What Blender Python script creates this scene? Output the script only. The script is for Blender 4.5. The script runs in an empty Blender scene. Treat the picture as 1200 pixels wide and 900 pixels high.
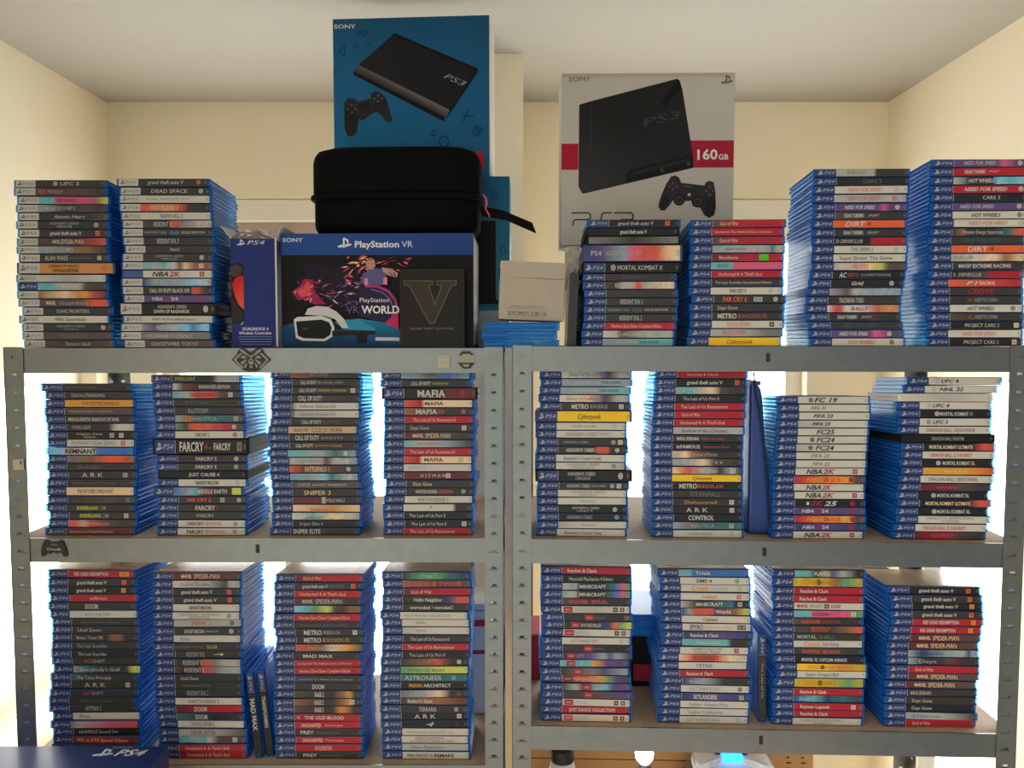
import bpy, bmesh, math, random, re
from mathutils import Vector, Matrix

# ------------------------------------------------------------------ camera, sky, lights, exposure
SC = bpy.context.scene
COL = SC.collection
rnd = random.Random(7)

EYE = 1.811          # eye height in metres
DIST = 1.42          # eye to the front of the racks (y = 0)
PITCH = 3.18         # degrees below level
FOC = 900.0          # focal length in pixels of the 1200 x 900 frame
cam_d = bpy.data.cameras.new('camera')
cam_d.sensor_width = 36.0
cam_d.lens = 36.0 * FOC / 1200.0
cam_d.clip_start = 0.02
cam_d.clip_end = 60
cam = bpy.data.objects.new('camera', cam_d)
COL.objects.link(cam)
cam.location = (0, -DIST, EYE)
cam.rotation_euler = (math.radians(90 - PITCH), 0, 0)
SC.camera = cam

WINDOW_SKY = 7.0     # daylight outside the windows
ROOM_FILL = 1.1     # fill from the unseen room behind the viewer
SC.view_settings.view_transform = 'Standard'
SC.view_settings.look = 'None'
SC.view_settings.gamma = 1.0
SC.view_settings.use_curve_mapping = False
SC.view_settings.exposure = 0.0
try:
    SC.cycles.use_denoising = True
    SC.cycles.max_bounces = 12
    SC.cycles.transparent_max_bounces = 32
    SC.cycles.diffuse_bounces = 7
    SC.cycles.sample_clamp_indirect = 6.0
    SC.cycles.caustics_reflective = False
    SC.cycles.caustics_refractive = False
except Exception:
    pass

w = bpy.data.worlds.new('overcast_daylight')
SC.world = w
w.use_nodes = True
nt = w.node_tree
nt.nodes.clear()
tc = nt.nodes.new('ShaderNodeTexCoord')
sp = nt.nodes.new('ShaderNodeSeparateXYZ')
mr = nt.nodes.new('ShaderNodeMapRange')
mr.inputs['From Min'].default_value = -0.35
mr.inputs['From Max'].default_value = 0.10
mx = nt.nodes.new('ShaderNodeMix')
mx.data_type = 'RGBA'
mx2 = nt.nodes.new('ShaderNodeMix')      # added fill, shaped by side: bright warm left, dim cool right for darker beams
mx2.data_type = 'RGBA'
mx2.inputs[6].default_value = (1.42 * ROOM_FILL, 1.38 * ROOM_FILL, 1.24 * ROOM_FILL, 1)
mx2.inputs[7].default_value = (0.16 * ROOM_FILL, 0.18 * ROOM_FILL, 0.22 * ROOM_FILL, 1)
mr2 = nt.nodes.new('ShaderNodeMapRange')
mr2.inputs['From Min'].default_value = -0.05
mr2.inputs['From Max'].default_value = 0.35
mx.inputs[7].default_value = (1.0 * WINDOW_SKY, 1.0 * WINDOW_SKY, 0.97 * WINDOW_SKY, 1)
bg = nt.nodes.new('ShaderNodeBackground')
wo = nt.nodes.new('ShaderNodeOutputWorld')
nt.links.new(tc.outputs['Generated'], sp.inputs[0])
nt.links.new(sp.outputs['Y'], mr.inputs['Value'])
nt.links.new(sp.outputs['X'], mr2.inputs['Value'])
nt.links.new(mr2.outputs['Result'], mx2.inputs[0])
nt.links.new(mx2.outputs[2], mx.inputs[6])
nt.links.new(mr.outputs['Result'], mx.inputs[0])
nt.links.new(mx.outputs[2], bg.inputs['Color'])
nt.links.new(bg.outputs[0], wo.inputs['Surface'])

# ------------------------------------------------------------------ helpers
def lin(c):
    return tuple(((v / 255.0) / 12.92 if v / 255.0 <= 0.04045 else ((v / 255.0 + 0.055) / 1.055) ** 2.4) for v in c)

CT, ST = math.cos(math.radians(PITCH)), math.sin(math.radians(PITCH))
RACK_R_Y, RACK_R_A = -0.008, math.radians(2.0)      # the second rack is turned a little

def ray(px, py):
    x, y = (px - 600.0) / FOC, (450.0 - py) / FOC
    return Vector((x, CT + y * ST, y * CT - ST))     # y axis forward, z up

def spot(px, py, v=0.0, rack='L'):
    """measured point of the photograph on the upright plane v metres behind the rack's front -> world point"""
    d = ray(px, py)
    o = Vector((0, -DIST, EYE))
    if rack == 'L':
        n, p0 = Vector((0, 1, 0)), Vector((0, v, 0))
    else:
        n = Vector((math.sin(RACK_R_A), math.cos(RACK_R_A), 0))
        p0 = Vector((0, RACK_R_Y, 0)) + n * v
    t = (p0 - o).dot(n) / d.dot(n)
    return o + d * t

def rotz_of(rack):
    return 0.0 if rack == 'L' else -RACK_R_A

def tag(o, label=None, cat=None, group=None, kind=None):
    if label: o['label'] = label
    if cat: o['category'] = cat
    if group: o['group'] = group
    if kind: o['kind'] = kind
    return o

def empty(name, loc, rot=(0, 0, 0)):
    o = bpy.data.objects.new(name, None)
    o.empty_display_size = 0.05
    COL.objects.link(o)
    o.location = loc
    o.rotation_euler = rot
    return o

class MB:
    """collects polygons, with one colour each or per corner, for ONE mesh"""
    def __init__(self):
        self.v, self.f, self.c, self.m = [], [], [], []
    def poly(self, pts, col=(1, 1, 1), mat=0):
        b = len(self.v)
        self.v += [tuple(p) for p in pts]
        self.f.append(tuple(range(b, b + len(pts))))
        self.c.append(col if isinstance(col[0], (tuple, list)) else [col] * len(pts))
        self.m.append(mat)
    def box(self, lo, hi, col=(1, 1, 1), mat=0):
        x0, y0, z0 = lo
        x1, y1, z1 = hi
        b = len(self.v)
        self.v += [(x0, y0, z0), (x1, y0, z0), (x1, y1, z0), (x0, y1, z0), (x0, y0, z1), (x1, y0, z1), (x1, y1, z1), (x0, y1, z1)]
        for q in ((0, 3, 2, 1), (4, 5, 6, 7), (0, 1, 5, 4), (1, 2, 6, 5), (2, 3, 7, 6), (3, 0, 4, 7)):
            self.f.append(tuple(b + i for i in q))
            self.c.append([col] * 4)
            self.m.append(mat)
    def prism(self, pts, y0, y1, col=(1, 1, 1), mat=0):
        """outline pts (x, z), counter-clockwise seen from -y, thickened from y0 to y1"""
        n = len(pts)
        b = len(self.v)
        self.v += [(p[0], y0, p[1]) for p in pts] + [(p[0], y1, p[1]) for p in pts]
        self.f.append(tuple(b + i for i in range(n))); self.c.append([col] * n); self.m.append(mat)
        self.f.append(tuple(b + n + i for i in reversed(range(n)))); self.c.append([col] * n); self.m.append(mat)
        for i in range(n):
            j = (i + 1) % n
            self.f.append((b + i, b + n + i, b + n + j, b + j)); self.c.append([col] * 4); self.m.append(mat)
    def add(self, other, M=None, mat=0):
        b = len(self.v)
        for p in other.v:
            self.v.append(tuple(M @ Vector(p)) if M is not None else p)
        self.f += [tuple(b + i for i in f) for f in other.f]
        self.c += other.c
        self.m += [mat + k for k in other.m]
    def mesh(self, name, mats, bevel=0.0, segs=1, smooth=False):
        me = bpy.data.meshes.new(name)
        me.from_pydata(self.v, [], self.f)
        for m in (mats if isinstance(mats, (list, tuple)) else [mats]):
            me.materials.append(m)
        me.polygons.foreach_set('material_index', self.m)
        at = me.color_attributes.new('tint', 'FLOAT_COLOR', 'CORNER')
        flat = []
        for cs in self.c:
            for c in cs:
                flat += [c[0], c[1], c[2], 1.0]
        at.data.foreach_set('color', flat)
        if bevel:
            bm = bmesh.new()
            bm.from_mesh(me)
            bmesh.ops.remove_doubles(bm, verts=bm.verts, dist=1e-6)
            bmesh.ops.bevel(bm, geom=list(bm.edges), offset=bevel, segments=segs, affect='EDGES', profile=0.5, clamp_overlap=True)
            bm.to_mesh(me)
            bm.free()
        if smooth:
            me.polygons.foreach_set('use_smooth', [True] * len(me.polygons))
        me.update()
        return me

def link(name, me, parent=None, loc=None, rot=None):
    o = bpy.data.objects.new(name, me)
    COL.objects.link(o)
    if parent is not None: o.parent = parent
    if loc is not None: o.location = loc
    if rot is not None: o.rotation_euler = rot
    return o

def bm_mesh(name, bm, mat, smooth=False):
    me = bpy.data.meshes.new(name)
    bm.to_mesh(me); bm.free()
    me.materials.append(mat)
    if smooth:
        me.polygons.foreach_set('use_smooth', [True] * len(me.polygons))
    return me

def tube(pts, r, n=8, closed=False):
    bm = bmesh.new()
    rings = []
    N = len(pts)
    P = [Vector(p) for p in pts]
    for i, p in enumerate(P):
        t = (P[min(i + 1, N - 1)] - P[max(i - 1, 0)]).normalized()
        a = Vector((0, 0, 1)) if abs(t.z) < 0.9 else Vector((1, 0, 0))
        u = t.cross(a).normalized(); q = t.cross(u)
        rr = r[i] if isinstance(r, (list, tuple)) else r
        rings.append([bm.verts.new(p + u * rr * math.cos(2 * math.pi * k / n) + q * rr * math.sin(2 * math.pi * k / n)) for k in range(n)])
    for a, b in zip(rings, rings[1:]):
        for k in range(n):
            bm.faces.new((a[k], a[(k + 1) % n], b[(k + 1) % n], b[k]))
    bm.faces.new(list(reversed(rings[0]))); bm.faces.new(rings[-1])
    bmesh.ops.recalc_face_normals(bm, faces=bm.faces)
    return bm

# lettering: outlines of the built-in typeface as flat polygons
_glyphs = {}
def lettering(txt, bold=False, ital=False):
    k = (txt, bold, ital)
    if k in _glyphs: return _glyphs[k]
    cu = bpy.data.curves.new('lettering', 'FONT')
    cu.body = txt
    cu.size = 1.0
    cu.resolution_u = 2
    cu.fill_mode = 'FRONT'
    if bold: cu.offset = 0.022
    if ital: cu.shear = 0.28
    ob = bpy.data.objects.new('lettering', cu)
    COL.objects.link(ob)
    dg = bpy.context.evaluated_depsgraph_get()
    dg.update()
    me = bpy.data.meshes.new_from_object(ob.evaluated_get(dg))
    vs = [(p.co.x, p.co.y) for p in me.vertices]
    fs = [tuple(p.vertices) for p in me.polygons]
    bpy.data.meshes.remove(me)
    bpy.data.objects.remove(ob)
    bpy.data.curves.remove(cu)
    if vs:
        x0 = min(p[0] for p in vs); x1 = max(p[0] for p in vs)
    else:
        x0, x1 = 0, 1
    vs = [(p[0] - x0, p[1]) for p in vs]
    _glyphs[k] = (vs, fs, max(x1 - x0, 1e-3))
    return _glyphs[k]

def put_text(mb, txt, xa, xb, zc, cap, y, col, mods=''):
    vs, fs, wd = lettering(txt, '!' in mods, '/' in mods)
    sx = (xb - xa) / wd
    sz = cap / 0.70
    b = len(mb.v)
    mb.v += [(xa + p[0] * sx, y, zc - cap / 2 + p[1] * sz) for p in vs]
    for f in fs:
        mb.f.append(tuple(b + i for i in f)); mb.c.append([col] * len(f)); mb.m.append(0)

def disc(cx, cy, r, n=16, ry=None, a0=0.0, a1=2 * math.pi):
    ry = r if ry is None else ry
    return [(cx + r * math.cos(a0 + (a1 - a0) * i / n), cy + ry * math.sin(a0 + (a1 - a0) * i / n)) for i in range(n)]

# ------------------------------------------------------------------ materials
def material(name, base, rough=0.5, metal=0.0, coat=0.0, noise=None, attr=False, spec=0.5, transl=0.0, bump=None, alpha=1.0, tint=None):
    m = bpy.data.materials.new(name)
    m.use_nodes = True
    t = m.node_tree
    p = t.nodes['Principled BSDF']
    p.inputs['Base Color'].default_value = (*base, 1)
    p.inputs['Roughness'].default_value = rough
    p.inputs['Metallic'].default_value = metal
    p.inputs['Coat Weight'].default_value = coat
    p.inputs['Coat Roughness'].default_value = 0.15
    p.inputs['Specular IOR Level'].default_value = spec
    p.inputs['Alpha'].default_value = alpha
    if tint: p.inputs['Specular Tint'].default_value = (*tint, 1)
    src = None
    if attr:
        a = t.nodes.new('ShaderNodeVertexColor')
        a.layer_name = 'tint'
        src = a.outputs['Color']
    if noise:
        scale, amount, detail = noise
        c = t.nodes.new('ShaderNodeTexCoord')
        n = t.nodes.new('ShaderNodeTexNoise')
        n.inputs['Scale'].default_value = scale
        n.inputs['Detail'].default_value = detail
        t.links.new(c.outputs['Object'], n.inputs['Vector'])
        r = t.nodes.new('ShaderNodeMapRange')
        r.inputs['To Min'].default_value = 1.0 - amount
        r.inputs['To Max'].default_value = 1.0 + amount
        t.links.new(n.outputs['Fac'], r.inputs['Value'])
        mm = t.nodes.new('ShaderNodeMix')
        mm.data_type = 'RGBA'; mm.blend_type = 'MULTIPLY'
        mm.inputs[0].default_value = 1.0
        if src is not None: t.links.new(src, mm.inputs[6])
        else: mm.inputs[6].default_value = (*base, 1)
        t.links.new(r.outputs['Result'], mm.inputs[7])
        src = mm.outputs[2]
    if src is not None: t.links.new(src, p.inputs['Base Color'])
    if bump:
        c = t.nodes.new('ShaderNodeTexCoord')
        n = t.nodes.new('ShaderNodeTexNoise')
        n.inputs['Scale'].default_value = bump[0]
        n.inputs['Detail'].default_value = 4
        t.links.new(c.outputs['Object'], n.inputs['Vector'])
        b = t.nodes.new('ShaderNodeBump')
        b.inputs['Strength'].default_value = bump[1]
        b.inputs['Distance'].default_value = bump[2]
        t.links.new(n.outputs['Fac'], b.inputs['Height'])
        t.links.new(b.outputs['Normal'], p.inputs['Normal'])
    if transl:
        out = t.nodes['Material Output']
        tr = t.nodes.new('ShaderNodeBsdfTranslucent')
        tr.inputs['Color'].default_value = (*[min(1, v * 2.6 + 0.02) for v in base], 1)
        ms = t.nodes.new('ShaderNodeMixShader')
        ms.inputs[0].default_value = transl
        t.links.new(p.outputs[0], ms.inputs[1])
        t.links.new(tr.outputs[0], ms.inputs[2])
        t.links.new(ms.outputs[0], out.inputs['Surface'])
    return m

M = {}
M['wall'] = material('cream_paint', lin((238, 228, 202)), 0.85, noise=(3.0, 0.03, 3), bump=(180, 0.12, 0.002))
M['ceiling'] = material('white_paint', lin((172, 169, 160)), 0.9, noise=(2.0, 0.02, 2))
M['floor'] = material('oak_boards', lin((196, 176, 148)), 0.5, noise=(6.0, 0.25, 5))
M['frame'] = material('window_frame_paint', lin((236, 230, 214)), 0.4)
M['blind'] = material('taupe_blind_fabric', lin((168, 150, 140)), 0.8, transl=0.12)
M['pale_blind'] = material('pale_blind_fabric', lin((226, 220, 208)), 0.8, transl=0.14)
M['steel'] = material('galvanised_steel', lin((124, 128, 126)), 0.36, metal=0.9, noise=(38, 0.16, 6), bump=(60, 0.06, 0.001))
M['steel_dark'] = material('slot_shadow_steel', lin((50, 50, 48)), 0.6, metal=0.4)  # dark parts, seams and print; paints the slot shade on beam notches
M['board'] = material('chipboard', lin((176, 150, 120)), 0.75, noise=(90, 0.18, 6))
M['print'] = material('printed_paper', (0.5, 0.5, 0.5), 0.45, attr=True, spec=0.35)
M['art'] = material('glossy_printed_card', (0.5, 0.5, 0.5), 0.55, attr=True, spec=0.18)
M['cover'] = material('glossy_cover_paper', (0.5, 0.5, 0.5), 0.2, attr=True, coat=1.0)
M['plastic'] = clear_plastic = material('clear_blue_case_plastic', lin((32, 124, 224)), 0.13, spec=0.3, tint=(0.5, 0.85, 1.0))
t_ = clear_plastic.node_tree
cl_ = t_.nodes.new('ShaderNodeBsdfTransparent'); cl_.inputs['Color'].default_value = (0.36, 0.74, 1.0, 1)
ms_ = t_.nodes.new('ShaderNodeMixShader'); ms_.inputs[0].default_value = 0.55
t_.links.new(t_.nodes['Principled BSDF'].outputs[0], ms_.inputs[1]); t_.links.new(cl_.outputs[0], ms_.inputs[2]); t_.links.new(ms_.outputs[0], t_.nodes['Material Output'].inputs['Surface'])
M['cover_blue'] = material('cover_glow_under_blue_plastic', lin((84, 160, 234)), 0.3, transl=0.25)  # cover paper brightened to paint the glow inside backlit cases
M['cover_shaded'] = material('cover_shade_under_blue_plastic', lin((20, 56, 112)), 0.35)  # same paper darkened: shade painted into the grooves between spines
M['black_plastic'] = material('black_case_plastic', lin((16, 16, 17)), 0.35)
M['fabric'] = material('black_moulded_nylon', lin((7, 7, 7)), 0.85, spec=0.12, bump=(900, 0.2, 0.0006))
M['strap'] = material('black_webbing', lin((9, 8, 8)), 0.9, spec=0.15, bump=(1400, 0.3, 0.0005))
M['pink'] = material('pink_ribbon', lin((222, 70, 96)), 0.6)
M['carton'] = material('grey_card', lin((176, 164, 148)), 0.8, noise=(30, 0.04, 4))
M['kraft'] = material('corrugated_cardboard', lin((196, 150, 98)), 0.85, noise=(14, 0.06, 4))
M['white_card'] = material('white_card', lin((214, 210, 202)), 0.6, noise=(20, 0.03, 3))
M['blue_card'] = material('blue_card', lin((18, 92, 134)), 0.45, coat=0.1)
M['navy_card'] = material('navy_card', lin((24, 44, 104)), 0.42, coat=0.15)
M['black_card'] = material('black_card', lin((15, 15, 15)), 0.55, spec=0.2, noise=(25, 0.1, 3))
M['red_card'] = material('red_card', lin((170, 20, 44)), 0.5)
M['sticker'] = material('sticker_vinyl', (0.5, 0.5, 0.5), 0.5, attr=True)
M['blue_bag'] = material('blue_bin_plastic', lin((34, 64, 132)), 0.4, noise=(5, 0.1, 2))
M['white_plastic'] = material('white_shell_plastic', lin((232, 234, 236)), 0.3)
M['cloth'] = material('grey_brown_cloth', lin((110, 96, 84)), 0.95, noise=(40, 0.2, 4))
M['cable'] = material('black_rubber_cable', lin((14, 14, 16)), 0.5)

def glow(name, colour, strength):
    m = bpy.data.materials.new(name)
    m.use_nodes = True
    p = m.node_tree.nodes['Principled BSDF']
    p.inputs['Base Color'].default_value = (*colour, 1)
    p.inputs['Emission Color'].default_value = (*colour, 1)
    p.inputs['Emission Strength'].default_value = strength
    return m
M['led'] = glow('blue_light_bar', lin((40, 150, 255)), 3.0)
M['bulb'] = glow('lit_lamp_bulb', lin((255, 240, 215)), 9.0)

g = bpy.data.materials.new('window_glass'); g.use_nodes = True
t_ = g.node_tree
t_.nodes.clear()
o_ = t_.nodes.new('ShaderNodeOutputMaterial'); a_ = t_.nodes.new('ShaderNodeBsdfTransparent'); b_ = t_.nodes.new('ShaderNodeBsdfGlossy')
b_.inputs['Roughness'].default_value = 0.02
s_ = t_.nodes.new('ShaderNodeMixShader'); s_.inputs[0].default_value = 0.05
t_.links.new(a_.outputs[0], s_.inputs[1]); t_.links.new(b_.outputs[0], s_.inputs[2]); t_.links.new(s_.outputs[0], o_.inputs[0])
M['glass'] = g
g = bpy.data.materials.new('crinkled_clear_film'); g.use_nodes = True
t_ = g.node_tree
t_.nodes.clear()
o_ = t_.nodes.new('ShaderNodeOutputMaterial'); a_ = t_.nodes.new('ShaderNodeBsdfTransparent'); b_ = t_.nodes.new('ShaderNodeBsdfPrincipled')
a_.inputs['Color'].default_value = (0.75, 0.78, 0.8, 1)
b_.inputs['Base Color'].default_value = (0.5, 0.54, 0.57, 1); b_.inputs['Roughness'].default_value = 0.15
s_ = t_.nodes.new('ShaderNodeMixShader'); s_.inputs[0].default_value = 0.45
t_.links.new(a_.outputs[0], s_.inputs[1]); t_.links.new(b_.outputs[0], s_.inputs[2]); t_.links.new(s_.outputs[0], o_.inputs[0])
M['film'] = g

# ------------------------------------------------------------------ the room
ROOM_L, ROOM_R, BACK, FRONT, CEIL = -1.256, 1.164, 1.0, -1.85, 2.55
WT = 0.12

def struct(name, mb, mat, parent=None, **kw):
    o = link(name, mb.mesh(name, mat, **kw), parent)
    if parent is None: o['kind'] = 'structure'
    return o

mb = MB(); mb.box((ROOM_L - WT, FRONT, -0.06), (ROOM_R + WT, BACK + WT, 0.0)); struct('floor', mb, M['floor'])
mb = MB(); mb.box((ROOM_L - WT, FRONT, CEIL), (ROOM_R + WT, BACK + WT, CEIL + 0.06)); struct('ceiling', mb, M['ceiling'])

def wall_with_holes(name, axis, fixed0, fixed1, a0, a1, holes):
    """upright wall along x or y with rectangular openings (a_lo, a_hi, z_lo, z_hi)"""
    mb = MB()
    A = sorted({a0, a1, *[h[0] for h in holes], *[h[1] for h in holes]})
    Z = sorted({0.0, CEIL, *[h[2] for h in holes], *[h[3] for h in holes]})
    for i in range(len(A) - 1):
        for j in range(len(Z) - 1):
            ca, cz = (A[i] + A[i + 1]) / 2, (Z[j] + Z[j + 1]) / 2
            if any(h[0] < ca < h[1] and h[2] < cz < h[3] for h in holes): continue
            if axis == 'x': mb.box((A[i], fixed0, Z[j]), (A[i + 1], fixed1, Z[j + 1]))
            else: mb.box((fixed0, A[i], Z[j]), (fixed1, A[i + 1], Z[j + 1]))
    return struct(name, mb, M['wall'])

HB = [(-1.12, -0.30, 0.45, 2.255), (0.17, 0.93, 0.30, 2.255)]
HL = [(0.02, 0.90, 0.86, 1.74)]
HR = [(-0.12, 0.86, 0.30, 1.76)]
wall_with_holes('wall_back', 'x', BACK, BACK + WT, ROOM_L - WT, ROOM_R + WT, HB)
wall_with_holes('wall_left', 'y', ROOM_L - WT, ROOM_L, FRONT, BACK, HL)
wall_with_holes('wall_right', 'y', ROOM_R, ROOM_R + WT, -0.42, BACK, HR)      # unseen part left off to keep its bounce out of the right beams
mb = MB(); mb.box((-0.26, 0.60, 0), (0.029, BACK, CEIL)); struct('pillar', mb, M['wall'])

def window(name, axis, pos, hole, bars):
    a0, a1, z0, z1 = hole
    t, dp = 0.05, 0.05
    mb = MB()
    def bar(u0, u1, w0, w1):
        if axis == 'x': mb.box((u0, pos, w0), (u1, pos + dp, w1))
        else: mb.box((pos, u0, w0), (pos + dp, u1, w1))
    bar(a0, a1, z0, z0 + t); bar(a0, a1, z1 - t, z1)
    bar(a0, a0 + t, z0 + t, z1 - t); bar(a1 - t, a1, z0 + t, z1 - t)
    for b in bars: bar(b - 0.03, b + 0.03, z0 + t, z1 - t)
    o = struct(name, mb, M['frame'])
    gl = MB()
    if axis == 'x': gl.box((a0 + 0.02, pos + 0.02, z0 + 0.02), (a1 - 0.02, pos + 0.026, z1 - 0.02))
    else: gl.box((pos + 0.02, a0 + 0.02, z0 + 0.02), (pos + 0.026, a1 - 0.02, z1 - 0.02))
    link('pane', gl.mesh('pane', M['glass']), o)
    sl = MB()
    if axis == 'x': sl.box((a0 - 0.03, BACK - 0.10, z0 - 0.03), (a1 + 0.03, BACK - 0.001, z0 - 0.002))
    elif pos < 0: sl.box((ROOM_L + 0.001, a0 - 0.03, z0 - 0.03), (ROOM_L + 0.10, a1 + 0.03, z0 - 0.002))
    else: sl.box((ROOM_R - 0.10, a0 - 0.03, z0 - 0.03), (ROOM_R - 0.001, a1 + 0.03, z0 - 0.002))
    if z0 > 0.4: link('sill', sl.mesh('sill', M['frame']), o)
    return o

window('window_1', 'x', BACK + 0.05, HB[0], [-0.71])
window('window_2', 'x', BACK + 0.05, HB[1], [0.55])
window('window_3', 'y', ROOM_L - 0.10, HL[0], [0.46])
window('window_4', 'y', ROOM_R + 0.05, HR[0], [0.37])
# rolled-up blinds in the heads of the two back windows
for k, (h, lab) in enumerate(((HB[0], 'taupe roller blind in the head of the back window by the left corner'), (HB[1], 'pale roller blind in the head of the back window by the right corner'))):
    r = empty('roller_blind', ((h[0] + h[1]) / 2, BACK + 0.028, h[3] - 0.035))
    tag(r, lab, 'blind')
    ww = (h[1] - h[0]) / 2 - 0.006
    q = MB(); q.box((-ww, -0.024, -0.035), (ww, 0.02, 0.034)); link('cassette', q.mesh('cassette', M['frame'], bevel=0.004), r)
    q = MB(); q.box((-ww + 0.01, -0.004, -0.16 if k == 0 else -0.10), (ww - 0.01, 0.0, -0.03))
    link('fabric', q.mesh('fabric', M['blind'] if k == 0 else M['pale_blind']), r)

# ------------------------------------------------------------------ the two galvanised racks
POST_W, POST_T, DEPTH = 0.036, 0.0018, 0.40

def upright(h, sx, sy):
    """slotted angle post: one face to the front or back, one to the side; corner at x = 0, y = 0"""
    mb = MB()
    pitch, sw, sh = 0.033, 0.009, 0.0045
    n = int((h - 0.03) / pitch)
    z = 0.0
    def strip(a0, a1, z0, z1, side):
        if side: mb.box((min(0, sx * POST_T), min(sy * a0, sy * a1), z0), (max(0, sx * POST_T), max(sy * a0, sy * a1), z1))
        else: mb.box((min(sx * a0, sx * a1), min(0, sy * POST_T), z0), (max(sx * a0, sx * a1), max(0, sy * POST_T), z1))
    for side in (False, True):
        c = POST_W * 0.52
        strip(0, c - sw / 2, 0, h, side); strip(c + sw / 2, POST_W, 0, h, side)
        zc = h - 0.018
        prev = h
        for i in range(n):
            strip(c - sw / 2, c + sw / 2, zc + sh / 2, prev, side)
            prev = zc - sh / 2
            zc -= pitch
        strip(c - sw / 2, c + sw / 2, 0, prev, side)
    return mb

def slot_lips(h, sx):
    """the bright pressed lip under every slot of a front face"""
    mb = MB()
    zc = h - 0.018
    c = POST_W * 0.52
    for i in range(int((h - 0.03) / 0.033)):
        a, b = sx * (c - 0.008), sx * (c + 0.010)
        mb.box((min(a, b), -0.0016, zc - 0.0052), (max(a, b), 0.0, zc - 0.0036))
        zc -= 0.033
    return mb

def rack(name, label, origin, rot, width, tops, low):
    r = empty(name, origin, (0, 0, rot))
    tag(r, label, 'shelving unit', 'galvanised racks')
    H = tops[0] + 0.002
    for fx in (0, 1):
        for fy in (0, 1):
            sx, sy = (1, -1)[fx], (1, -1)[fy]
            um = upright(H, sx, sy)
            if fy == 0: um.add(slot_lips(H, sx))
            o = link('upright', um.mesh('upright', M['steel']), r, (fx * width, fy * DEPTH, 0))
            q = MB(); q.box((min(0, sx * 0.042), min(0, sy * 0.042), 0), (max(0, sx * 0.042), max(0, sy * 0.042), 0.02))
            link('foot', q.mesh('foot', M['black_plastic'], bevel=0.003), o, (-sx * 0.002, -sy * 0.002, -0.0))
    for z in tops + low:
        for side in (0, 1):          # long beams, front and back: face plus the inward lip under the board
            q = MB()
            y0 = 0.0022 if side == 0 else DEPTH - 0.0042
            q.box((0.003, y0, z - 0.046), (width - 0.003, y0 + 0.002, z))
            yl0, yl1 = (y0 + 0.002, y0 + 0.012) if side == 0 else (y0 - 0.012, y0)
            q.box((0.003, yl0, z - 0.012), (width - 0.003, yl1, z - 0.010))
            q.box((0.003, yl0, z - 0.046), (width - 0.003, yl1, z - 0.044))
            q.box((0.003, y0 - (0.0012 if side == 0 else -0.002), z - 0.0035), (width - 0.003, y0 + (0.0 if side == 0 else 0.0032), z))
            b = link('beam', q.mesh('beam', M['steel']), r)
            if side == 0:
                c = MB(); c.box((width / 2 - 0.0035, y0 - 0.0014, z - 0.028), (width / 2 + 0.0035, y0, z - 0.012)); c.box((width / 2 - 0.0015, y0 - 0.002, z - 0.026), (width / 2 + 0.0015, y0 - 0.0014, z - 0.014))
                link('notch', c.mesh('notch', M['steel_dark'], bevel=0.0003), b)
        for fx in (0, 1):            # short beams
            q = MB()
            x0 = 0.0022 if fx == 0 else width - 0.0042
            q.box((x0, 0.006, z - 0.046), (x0 + 0.002, DEPTH - 0.006, z - 0.0105))
            link('side_beam', q.mesh('side_beam', M['steel']), r)
        q = MB(); q.box((0.0045, 0.0045, z - 0.0098), (width - 0.0045, DEPTH - 0.0045, z - 0.0005))
        link('shelf_board', q.mesh('shelf_board', M['board']), r)
    return r

ZL = [spot(300, 408).z, spot(300, 631).z, spot(300, 897).z]
ZR = [spot(900, 406, 0, 'R').z, spot(900, 634.5, 0, 'R').z, spot(900, 856, 0, 'R').z]
RLX = spot(4, 420).x
RLW = spot(590.5, 420).x - RLX
RRW = (spot(1208, 420, 0, 'R') - Vector((0, RACK_R_Y, 0))).to_2d().length
rack('metal_shelving_unit', 'galvanised slotted-angle rack with a wolf-head sticker on its top beam', (RLX, 0, 0), 0.0, RLW, ZL, [0.62])
rack('metal_shelving_unit', 'galvanised slotted-angle rack whose beams carry no stickers', (0.0, RACK_R_Y, 0), -RACK_R_A, RRW, ZR, [0.70])

# ------------------------------------------------------------------ game cases
PAL = {k: lin(v) for k, v in {
    'K': (28, 27, 26), 'k': (50, 48, 44), 'Z': (14, 14, 15), 'D': (84, 68, 62), 'W': (196, 191, 179), 'S': (168, 167, 160), 'G': (116, 116, 110),
    'R': (168, 28, 42), 'r': (98, 38, 40), 'Y': (236, 190, 24), 'A': (212, 150, 50), 'y': (196, 162, 36), 'O': (218, 92, 46), 'o': (196, 134, 70),
    'C': (226, 196, 158), 'N': (140, 94, 66), 'M': (200, 84, 68), 'B': (58, 110, 176), 'b': (44, 60, 108), 'T': (104, 170, 174), 't': (56, 104, 106),
    'g': (90, 150, 100), 'e': (196, 200, 88), 'P': (204, 88, 122), 'p': (88, 68, 118), 'L': (130, 196, 226), 'c': (142, 156, 166), 'u': (190, 166, 128), 'v': (70, 190, 20)}.items()}
CNAME = dict(K='black', k='charcoal', Z='jet-black', D='brown', W='white', S='silver', G='grey', R='red', r='maroon', Y='yellow', A='amber', y='mustard',
             O='orange', o='ochre', C='cream', N='tan', M='coral', B='blue', b='navy', T='turquoise', t='teal', g='green', e='lime', P='pink', p='purple', L='pale-blue', c='slate', u='sand', v='green')
NAVY, PS5BAND = lin((42, 58, 108)), lin((186, 183, 174))

CW, CD, CT0 = 0.171, 0.134, 0.0150       # a case lying flat: spine length, depth, thickness
WEDGE = 0.00040                           # the opening edge is that much thinner than the spine

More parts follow.
